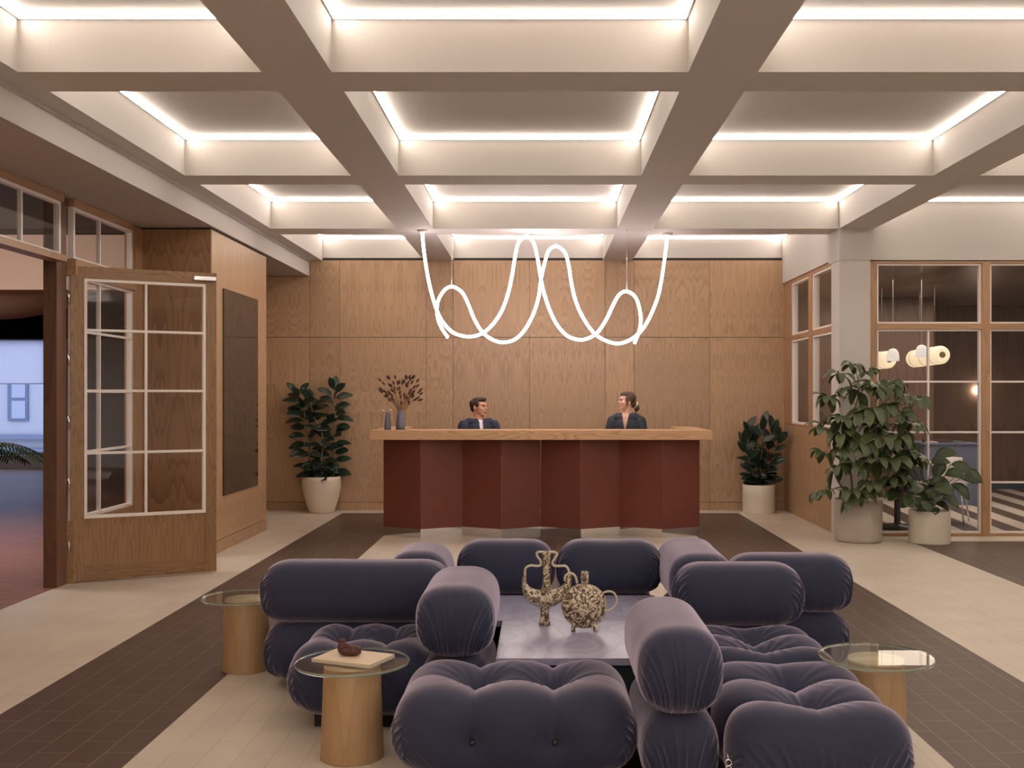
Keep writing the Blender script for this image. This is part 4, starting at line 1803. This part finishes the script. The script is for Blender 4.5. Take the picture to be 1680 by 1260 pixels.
# ================================================================== plants
M_leaf_rub = mat('rubber_plant_leaf', (.012, .028, .015, 1), .30, noise=.45, nscale=9)
M_leaf_sch = mat('umbrella_plant_leaf', (.062, .085, .030, 1), .40, noise=.6, nscale=7)
M_leaf_fid = mat('broad_green_leaf', (.038, .062, .022, 1), .40, noise=.5, nscale=7)
M_leaf_palm = mat('palm_leaf', (.030, .060, .030, 1), .5, noise=.3, nscale=9)
M_bark = mat('green_brown_stem', (.16, .12, .06, 1), .7, noise=.3, nscale=30)
M_bark2 = mat('brown_stem', (.11, .065, .035, 1), .7, noise=.3, nscale=30)
M_soil = mat('potting_soil', (.035, .022, .015, 1), .95, noise=.4, nscale=60, bump=.6, bscale=80)
M_potc = mat('cream_pot', (.72, .62, .49, 1), .5, noise=.04, nscale=6)
M_potg = mat('concrete_pot', (.42, .365, .31, 1), .75, noise=.16, nscale=7, bump=.15, bscale=40)
M_potw = mat('white_pot', (.66, .60, .50, 1), .5, noise=.03, nscale=6)


def leaf(bm, base, d, up, length, width, droop=.3, fold=.25, nseg=7, pw=1.0, tip=1.0):
    """one blade: midrib curving down from base along d"""
    d = d.normalized()
    side = d.cross(up)
    if side.length < 1e-3:
        side = Vector((1, 0, 0))
    side.normalize()
    up = side.cross(d).normalized()
    p = base.copy()
    rows = []
    cur = d.copy()
    for i in range(nseg + 1):
        f = i / nseg
        w = width * .5 * (math.sin(math.pi * min(1, f * .97 + .03) ** pw)) ** .75 * (1 if f < .999 else 0) + (.0008 if f > .999 else 0)
        u = side.cross(cur).normalized()
        if i == 0:
            w = .002
        rows.append([bm.verts.new(p - side * w + u * (w * fold)), bm.verts.new(p - side * w * .5 + u * (w * fold * .38)), bm.verts.new(p), bm.verts.new(p + side * w * .5 + u * (w * fold * .38)), bm.verts.new(p + side * w + u * (w * fold))])
        p = p + cur * (length / nseg)
        cur = (cur + Vector((0, 0, -1)) * droop * (1.6 / nseg)).normalized()
    for a, b_ in zip(rows, rows[1:]):
        for k in range(4):
            f_ = bm.faces.new((a[k], a[k + 1], b_[k + 1], b_[k]))
            f_.smooth = True


def leaf_mesh(name, bm, mt, parent, th=.0012):
    me = bpy.data.meshes.new(name)
    bm.to_mesh(me)
    bm.free()
    o = link(name, me, mt, parent)
    md = o.modifiers.new('thick', 'SOLIDIFY')
    md.thickness = th
    return o


def pot(parent, prof, soil_r, soil_z, mt):
    m = MB()
    m.lathe(prof, 0, 0, 56)
    m.build('pot', mt, parent)
    m = MB()
    m.lathe([(0, soil_z - .01), (soil_r, soil_z - .01), (soil_r * .97, soil_z), (0, soil_z + .01)], 0, 0, 40)
    m.build('soil', M_soil, parent)


def cyl_prof(r, h, w=.014, r0=None, foot=.0):
    r0 = r0 or r
    return [(0, 0), (r0 - foot, 0), (r0 - foot * .3, .012), (r0, .035)] + [(r0 + (r - r0) * f, .035 + (h - .035) * f) for f in (.3, .6, 1)] + [(r - w * .5, h + .004), (r - w, h), (r - w, h * .8), (0, h * .8)]


rng = random.Random(11)
# --- rubber plant at the left by the oak wall
cx, cy = (528 - 888) / 1720 * 13.56, 13.55
t = thing('potted_rubber_plant', 'tall rubber plant with two stems in a rounded cream pot left of the desk', 'plant', (cx, cy, 0))
prof = [(0, 0), (.150, 0), (.158, .006), (.185, .08), (.222, .2), (.245, .32), (.252, .42), (.247, .462), (.240, .468), (.232, .46), (.232, .38), (0, .38)]
pot(t, prof, .231, .42, M_potc)
bm = bmesh.new()
st = MB()
SC = 13.4 / 1720


def pp(px, py, dy=0.0):
    p = P(px, py, cy + dy)
    return Vector((p.x - cx, dy, p.z))


stems = [[pp(512, 785), pp(507, 740), pp(503, 700), pp(498, 672), pp(491, 648)], [pp(545, 785, .02), pp(546, 740), pp(547, 700), pp(547, 670), pp(548, 642)], [pp(528, 785, -.06), pp(527, 755, -.07), pp(530, 720, -.06), pp(514, 680, -.03), pp(510, 660, -.02)]]
for si, path in enumerate(stems):
    pl = spline(path, 5)
    st.tube(pl, [.011 - .005 * i / len(pl) for i in range(len(pl))], 8)
    n = 31 if si < 2 else 20
    for k in range(n):
        f = k / (n - 1)
        i = f * (len(pl) - 1)
        b0 = pl[int(i)].lerp(pl[min(int(i) + 1, len(pl) - 1)], i - int(i))
        az = k * 2.4 + si * 1.3
        # leaves spread mostly sideways, the wall stands right behind
        dx, dyv = math.cos(az), math.sin(az) * .55 - .12
        if si == 0:
            dx -= .25
        if si == 1:
            dx += .25
        el = .12 + .35 * f * f + rng.uniform(-.15, .2)
        if f > .93:
            el = 1.3
        d = Vector((dx, dyv, el))
        ln = rng.uniform(.19, .25) * (1 if f < .9 else .85)
        b1 = b0 + d.normalized() * .035
        st.tube([b0, b1], .0032, 5)
        # keep clear of the wall
        if b1.y + d.normalized().y * ln > .22:
            d.y = -abs(d.y) * .4
        leaf(bm, b1, d, Vector((rng.uniform(-.4, .4), -rng.uniform(.5, 1.6), 1)), ln, ln * .52, droop=rng.uniform(.1, .45), fold=.18)
for k in range(26):      # low skirt round the rim
    az = k * 2.4
    d = Vector((math.cos(az), math.sin(az) * .6 - .15, rng.uniform(-.1, .55)))
    b0 = Vector((math.cos(az) * .08, math.sin(az) * .06 - .02, .47 + rng.uniform(0, .16)))
    ln = rng.uniform(.15, .21)
    if b0.y + d.normalized().y * ln > .2:
        d.y *= -.3
    leaf(bm, b0, d, Vector((0, -rng.uniform(.2, 1.2), 1)), ln, ln * .56, droop=rng.uniform(.4, .9), fold=.2)
st.build('stem', M_bark, t)
leaf_mesh('foliage', bm, M_leaf_rub, t)

# --- bushy rubber plant in the right corner
cx, cy = 2.80, 13.50
t = thing('potted_rubber_plant', 'bushy rubber plant in a white cylinder pot in the right corner by the oak wall', 'plant', (cx, cy, 0))
pot(t, cyl_prof(.205, .362), .190, .335, M_potw)
bm = bmesh.new()
st = MB()
tops = [(-.12, .10, 1.05), (.04, -.06, 1.10), (.18, .02, 1.05), (-.02, .10, .98), (.26, -.04, .98), (-.2, -.05, .88)]
for si, (tx, ty, tz) in enumerate(tops):
    pl = spline([Vector((tx * .25, ty * .3, .33)), Vector((tx * .5, ty * .6, .6)), Vector((tx, ty, tz))], 7)
    st.tube(pl, .007, 7)
    n = 14
    for k in range(n):
        f = k / (n - 1)
        i = (f * .9 + .1) * (len(pl) - 1)
        b0 = pl[int(i)].lerp(pl[min(int(i) + 1, len(pl) - 1)], i - int(i))
        az = k * 2.4 + si
        d = Vector((math.cos(az), math.sin(az) * .6 - .1, .25 + .9 * f * f + rng.uniform(-.2, .25)))
        if f > .9:
            d.z = 2.6
        ln = rng.uniform(.17, .24)
        if b0.y + d.normalized().y * ln > .3:
            d.y *= -.3
        if b0.x + d.normalized().x * ln > .385:
            d.x *= -.4
        leaf(bm, b0, d, Vector((rng.uniform(-.4, .4), -rng.uniform(.3, 1.6), 1)), ln, ln * .48, droop=rng.uniform(.05, .4), fold=.2)
st.build('stem', M_bark2, t)
leaf_mesh('foliage', bm, M_leaf_rub, t)

# --- large umbrella plant in a concrete pot by the column
cx, cy = (1408 - 888) / 1720 * 10.88, 10.88
t = thing('potted_umbrella_plant', 'large umbrella plant with drooping leaf clusters in a concrete pot by the white column', 'plant', (cx, cy, 0))
pot(t, cyl_prof(.243, .43, .016, .238, .02), .226, .395, M_potg)
bm = bmesh.new()
st = MB()


def up_(px, py, dy=0.0):
    p = P(px, py, cy + dy)
    return Vector((p.x - cx, dy, p.z))


main = [
    [up_(1400, 825), up_(1396, 780), up_(1390, 740, -.03), up_(1398, 690, -.05), up_(1408, 650, -.05), up_(1408, 630, -.04)],
    [up_(1415, 825), up_(1425, 775), up_(1432, 735, -.06), up_(1440, 690, -.05), up_(1450, 655, -.04)],
    [up_(1420, 825, -.05), up_(1445, 770, -.12), up_(1465, 730, -.16), up_(1478, 705, -.12)],
    [up_(1405, 825, -.06), up_(1375, 790, -.16), up_(1365, 755, -.22)]]
for pth in main:
    pl = spline(pth, 5)
    st.tube(pl, [.012 - .006 * i / len(pl) for i in range(len(pl))], 8)
# cluster centres read from the photograph: (px, py, depth offset, size)
cl = [(1400, 600, -.10, .8), (1378, 614, -.15, .9), (1424, 610, -.05, .7), (1390, 640, -.05, .8), (1360, 652, -.22, 1.0), (1412, 640, -.2, 1.1), (1435, 632, -.16, 1.15), (1462, 634, -.10, 1.2), (1478, 646, -.06, 1.0), (1506, 652, -.14, .9),
      (1383, 688, -.28, 1.15), (1355, 705, -.2, 1.1), (1405, 680, -.26, 1.2), (1428, 672, -.30, 1.25), (1452, 668, -.26, 1.2), (1475, 678, -.22, 1.2), (1497, 694, -.15, 1.1), (1352, 742, -.18, 1.0), (1390, 735, -.30, 1.2), (1418, 722, -.34, 1.3), (1445, 716, -.34, 1.3),
      (1470, 722, -.30, 1.2), (1372, 766, -.28, 1.1), (1402, 762, -.34, 1.2), (1436, 756, -.36, 1.25), (1464, 752, -.32, 1.2), (1490, 745, -.24, 1.1), (1348, 806, -.2, .9), (1397, 806, -.36, 1.1), (1410, 812, -.34, 1.2), (1432, 794, -.36, 1.1), (1460, 786, -.30, 1.2), (1480, 778, -.26, 1.0), (1382, 715, -.30, 1.0), (1435, 700, -.1, 1.2), (1460, 700, 0, 1.2), (1475, 760, -.05, 1.2), (1450, 735, -.05, 1.2)]
alls = [v for pth in main for v in spline(pth, 5)]
for (px, py, dy, sz) in cl:
    c = up_(px, py, dy)
    b0 = min(alls, key=lambda v: (v - c).length + max(0, v.z - c.z + .06) * 1.5)
    mid = b0.lerp(c, .5) + Vector((0, 0, .05))
    st.tube(spline([b0, mid, c], 5), .0032, 6)
    n = rng.randint(7, 9)
    a0 = rng.uniform(0, 6.28)
    out_d = (c - b0).normalized()
    tilt = Matrix.Rotation(rng.uniform(-.6, .6), 3, 'X') @ Matrix.Rotation(rng.uniform(-.6, .6), 3, 'Y')
    for k in range(n):
        az = a0 + 2 * math.pi * k / n
        d = tilt @ Vector((math.cos(az), math.sin(az), rng.uniform(-.3, .35))) + out_d * .25
        ln = rng.uniform(.15, .20) * sz
        st.tube([c, c + d.normalized() * .03], .0018, 4, caps=False)
        leaf(bm, c + d.normalized() * .03, d, tilt @ Vector((0, -.35, 1)), ln * rng.uniform(.85, 1.25), ln * .50, droop=rng.uniform(.5, 2.2), fold=.25, pw=.9)
st.build('stem', M_bark, t)
leaf_mesh('foliage', bm, M_leaf_sch, t, .0008)

# --- broad leaved plant in a white pot in front of the glass
cx, cy = (1526 - 888) / 1720 * 10.73, 10.75
t = thing('potted_broadleaf_plant', 'broad leaved green plant in a white cylinder pot before the front glazing', 'plant', (cx, cy, 0))
pot(t, cyl_prof(.205, .330), .190, .300, M_potw)
bm = bmesh.new()
st = MB()


def vp_(px, py, dy=0.0):
    p = P(px, py, cy + dy)
    return Vector((p.x - cx, dy, p.z))


lv = [(1534, 748, -.05, 1.0, .4, 1.1), (1528, 760, .1, .6, .3, 1.0), (1560, 762, -.08, .9, -.1, 1.25), (1578, 772, -.05, 1.0, -.3, 1.2), (1560, 795, -.12, .8, -.3, 1.2), (1575, 785, .05, 1, 0, 1.0), (1520, 775, -.2, -.2, .5, 1.2), (1500, 770, -.15, -.7, .5, 1.2), (1490, 790, -.18, -1, .2, 1.2),
      (1510, 795, -.25, -.3, .1, 1.2), (1530, 800, -.25, .4, .1, 1.2), (1545, 815, -.22, .7, -.1, 1.0), (1500, 815, -.24, -.5, -.1, 1.0), (1480, 805, -.1, -1, -.2, 1.0), (1515, 822, -.26, 0, -.1, .9), (1535, 785, .1, .2, .8, 1.0), (1505, 750, .05, -.3, .9, 1.0), (1495, 735, 0, -.3, .9, 1.0), (1550, 780, -.2, .5, .3, 1.1), (1485, 770, 0, -.9, .5, 1.1), (1470, 790, -.05, -1, .1, 1.0)]
for (px, py, dy, dx, dz, sz) in lv:
    c = vp_(px, py, dy)
    b0 = Vector((rng.uniform(-.06, .06), rng.uniform(-.06, .06), .30))
    st.tube(spline([b0, b0.lerp(c, .55) + Vector((0, 0, .05)), c], 5), .0035, 6)
    d = Vector((dx, dy * 1.2 - .15, dz))
    ln = .20 * sz
    leaf(bm, c, d, Vector((0, -1.0, 1)), ln, ln * .66, droop=rng.uniform(.3, .8), fold=.22, pw=1.15)
    for q_ in range(2):
        f = rng.uniform(.35, .8)
        c2 = b0.lerp(c, f)
        az = rng.uniform(0, 6.28)
        leaf(bm, c2, Vector((math.cos(az), math.sin(az) - .2, rng.uniform(-.1, .5))), Vector((0, -1.2, 1)), .15 * sz, .10 * sz, droop=rng.uniform(.4, 1.0), fold=.28, pw=1.15)
st.build('stem', M_bark2, t)
leaf_mesh('foliage', bm, M_leaf_fid, t, .0008)

# --- palm seen through the doorway
px_ = (-85 - 888) / 1720 * 12.9
t = thing('potted_palm', 'feathery palm seen through the doorway at the left edge', 'plant', (px_, 12.9, 0))
pot(t, cyl_prof(.20, .40), .185, .37, M_potg)
bm = bmesh.new()
st = MB()
for k in range(13):
    az = k * 2.4
    d = Vector((math.cos(az) * .8, math.sin(az) * .8, 1.0))
    b0 = Vector((0, 0, .4))
    pl = [b0]
    cur = Vector((d.x * .35, d.y * .35, 1.3)).normalized()
    ln = rng.uniform(1.25, 1.5)
    for i in range(16):
        pl.append(pl[-1] + cur * ln / 16)
        cur = (cur + Vector((d.x * .10, d.y * .10, -.15))).normalized()
    st.tube(pl, [.007 - .005 * i / 17 for i in range(17)], 5)
    for i in range(5, 17):
        tdir = (pl[i] - pl[i - 1]).normalized()
        sd = tdir.cross(Vector((0, 0, 1)))
        sd = sd.normalized() if sd.length > .01 else Vector((1, 0, 0))
        for s in (-1, 1):
            for q_ in (0, .5):
                b1 = pl[i - 1].lerp(pl[i], q_)
                leaf(bm, b1, tdir * .7 + sd * s, Vector((0, 0, 1)), .28 * (1 - abs(i - 10) / 12), .022, droop=.8, fold=.1, nseg=5)
st.build('stem', M_bark, t)
leaf_mesh('foliage', bm, M_leaf_palm, t, .0006)

# ================================================================== lounge furniture behind the glass
t = thing('stone_counter', 'blue grey stone block counter in the lounge behind the glass', 'counter', (5.62, 14.75, 0))
M_stone = mat('blue_grey_stone', (.13, .16, .25, 1), .55, noise=.25, nscale=9)
m = MB()
m.box(-.36, .37, -.35, .45, .0035, .83)
m.build('body', M_stone, t)
m = MB()
m.box(-.38, .39, -.37, .47, .83, .857)
m.build('countertop', M_stone, t, .003)
for k, (dx, w_, c, lab) in enumerate(((-.20, .17, (.55, .50, .50, 1), 'pale magazine fanned on the stone counter, left one'), (-.02, .18, (.10, .04, .06, 1), 'dark wine coloured magazine lying open on the stone counter'), (.17, .15, (.10, .16, .15, 1), 'dark green magazine on the stone counter, right one'))):
    m = MB()
    m.box(-w_ / 2, w_ / 2, -.11, .11, 0, .012 + .012 * (k == 1), M=Matrix.Rotation(math.radians(-12 + 14 * k), 4, 'Z'))
    o = m.build('magazine', mat('magazine_%d' % k, c, .4))
    o.location = (5.62 + dx, 14.6, .8572 + .0125 * k if k < 2 else .8572)
    if k == 1:
        o.location.z = .870
    tag(o, lab, 'magazine', 'magazines on the stone counter')
m = MB()
m.lathe([(0, 0), (.025, 0), (.03, .03), (.02, .05), (.012, .08), (0, .085)], 0, 0, 16)
o = m.build('small_figurine', M_carve)
o.location = (5.31, 14.55, .8575)
tag(o, 'tiny dark ornament at the left end of the stone counter', 'ornament')

# round cafe table with dark pedestal
tx, ty = (1472 - 888) / 1720 * 12.0, 12.0
t = thing('cafe_table', 'round lounge table on a dark pedestal behind the plants', 'table', (tx, ty, .003))
m = MB()
m.lathe([(0, 0), (.30, 0), (.30, .012), (.05, .03), (.035, .05), (.032, .70), (.08, .715), (0, .72)], 0, 0, 40)
m.build('pedestal', mat('dark_metal', (.02, .02, .025, 1), .4), t)
m = MB()
m.lathe([(0, .72), (.40, .72), (.405, .735), (.40, .75), (0, .75)], 0, 0, 48)
m.build('table_top', mat('pale_table_top', (.62, .56, .55, 1), .35), t)
# chrome legged chair beside it
for cxx, cyy, rz, lab in ((tx - .36, 12.72, 20, 'chair with thin steel legs behind the umbrella plant'), (tx + .78, 12.5, -30, 'white shell chair with thin steel legs behind the broad leaved plant')):
    t = thing('chair', lab, 'chair', (cxx, cyy, .003), math.radians(rz))
    for a in (-1, 1):
        for b_ in (-1, 1):
            m = MB()
            m.tube([(a * .20, b_ * .20, 0), (a * .16, b_ * .15, .43)], .009, 10)
            m.build('leg', M_chrome, t)
    m = MB()
    M_shell = mat('white_shell', (.66, .62, .62, 1), .4)
    m.ellipsoid((0, 0, .445), (.21, .20, .022), 28, 10)
    m.build('seat', M_shell, t)
    m = MB()
    rows = []
    for i in range(9):
        a = math.pi * (.12 + .76 * i / 8)
        rows.append([m.bm.verts.new((.21 * math.cos(a) * (1 - .1 * j), .17 * math.sin(a) + .03 * j, .46 + .075 * j)) for j in range(5)])
    for a, b_ in zip(rows, rows[1:]):
        for j in range(4):
            f = m.bm.faces.new((a[j], a[j + 1], b_[j + 1], b_[j]))
            f.smooth = True
    o = m.build('backrest', M_shell, t)
    md = o.modifiers.new('s', 'SOLIDIFY')
    md.thickness = .012
t = thing('flower_vase', 'small glassy vase with pink flowers on the round lounge table', 'flowers', (tx - .05, ty - .1, .7535))
m = MB()
m.lathe([(0, 0), (.035, 0), (.04, .05), (.025, .10), (.03, .12), (.02, .10), (0, .02)], 0, 0, 20)
m.build('vase', mat('pale_vase', (.6, .6, .62, 1), .15), t)
m = MB()
for k in range(9):
    a = k * 2.4
    m.ellipsoid((.05 * math.cos(a), .05 * math.sin(a), .15 + .015 * (k % 3)), (.022, .022, .018), 10, 8)
m.build('blossom', mat('pink_petals', (.65, .32, .30, 1), .7), t)

# lanterns and bell pendants
M_lant = emis('paper_lantern', (1, .76, .46, 1), .62)
M_bell = emis('frosted_bell', (1, .88, .78, 1), .5)
M_brass = mat('dull_brass', (.20, .15, .09, 1), .5, metal=.5)


def lantern(pa_, pb_, r, lab):
    c = (pa_ + pb_) / 2
    t = thing('paper_lantern', lab, 'lamp', c)
    a, b_ = pa_ - c, pb_ - c
    d = (b_ - a).normalized()
    m = MB()
    L_ = (b_ - a).length
    pts, rr = [], []
    for k, (f, q_) in enumerate(((-.0, .70), (.012, .9), (.05, 1), (.30, 1), (.31, 1.02), (.32, 1), (.70, 1), (.71, 1.02), (.72, 1), (.95, 1), (.988, .9), (1.0, .70))):
        pts.append(a + (b_ - a) * f)
        rr.append(r * q_)
    m.tube(pts, rr, 32)
    m.build('lamp_shade', M_lant, t)
    for f in (.16, .5, .84):
        m = MB()
        p_ = a + (b_ - a) * f
        m.tube([p_ - d * .004, p_ + d * .004], r * 1.025, 32)
        m.build('ring', M_tan, t)
    for s_, p_ in ((-1, a), (1, b_)):
        m = MB()
        m.tube([p_ + d * s_ * .001, p_ + d * s_ * .006], r * .34, 20)
        m.build('end_cap', M_brass, t)
    for f in (.25, .75):
        m = MB()
        p_ = a + (b_ - a) * f
        m.tube([p_ + Vector((0, 0, r)), Vector((p_.x, p_.y, 2.964 - c.z))], .002, 5)
        m.build('cord', M_brass, t)


lantern(P(1498, 589, 14.3), P(1546, 582, 13.4), .118, 'glowing horizontal cylinder lantern hanging behind the right bell pendant')
lantern(P(1412, 594, 14.3), P(1459, 590, 13.4), .112, 'glowing horizontal cylinder lantern hanging behind the left bell pendant')
for px, py, lab in ((1465, 582, 'left one of the two small frosted bell pendants in the lounge'), (1512, 576, 'right one of the two small frosted bell pendants in the lounge')):
    p = P(px, py, 12.6)
    t = thing('bell_pendant', lab, 'lamp', p)
    m = MB()
    prof = [(.074, -.075), (.073, -.03), (.066, .02), (.05, .055), (.025, .072), (.0, .076)]
    m.lathe(prof, 0, 0, 28)
    o = m.build('lamp_shade', M_bell, t)
    m = MB()
    m.tube([(0, 0, .076), (0, 0, 2.964 - p.z)], .0022, 6)
    m.build('cord', M_white, t)
p = P(1606, 640, 16.84)
t = thing('wall_sconce', 'round glowing wall light on the dark lounge wall', 'lamp', p)
m = MB()
m.ellipsoid((0, 0, 0), (.07, .05, .07), 20, 14)
m.build('bulb', emis('sconce_glass', (1, .82, .62, 1), 16), t)
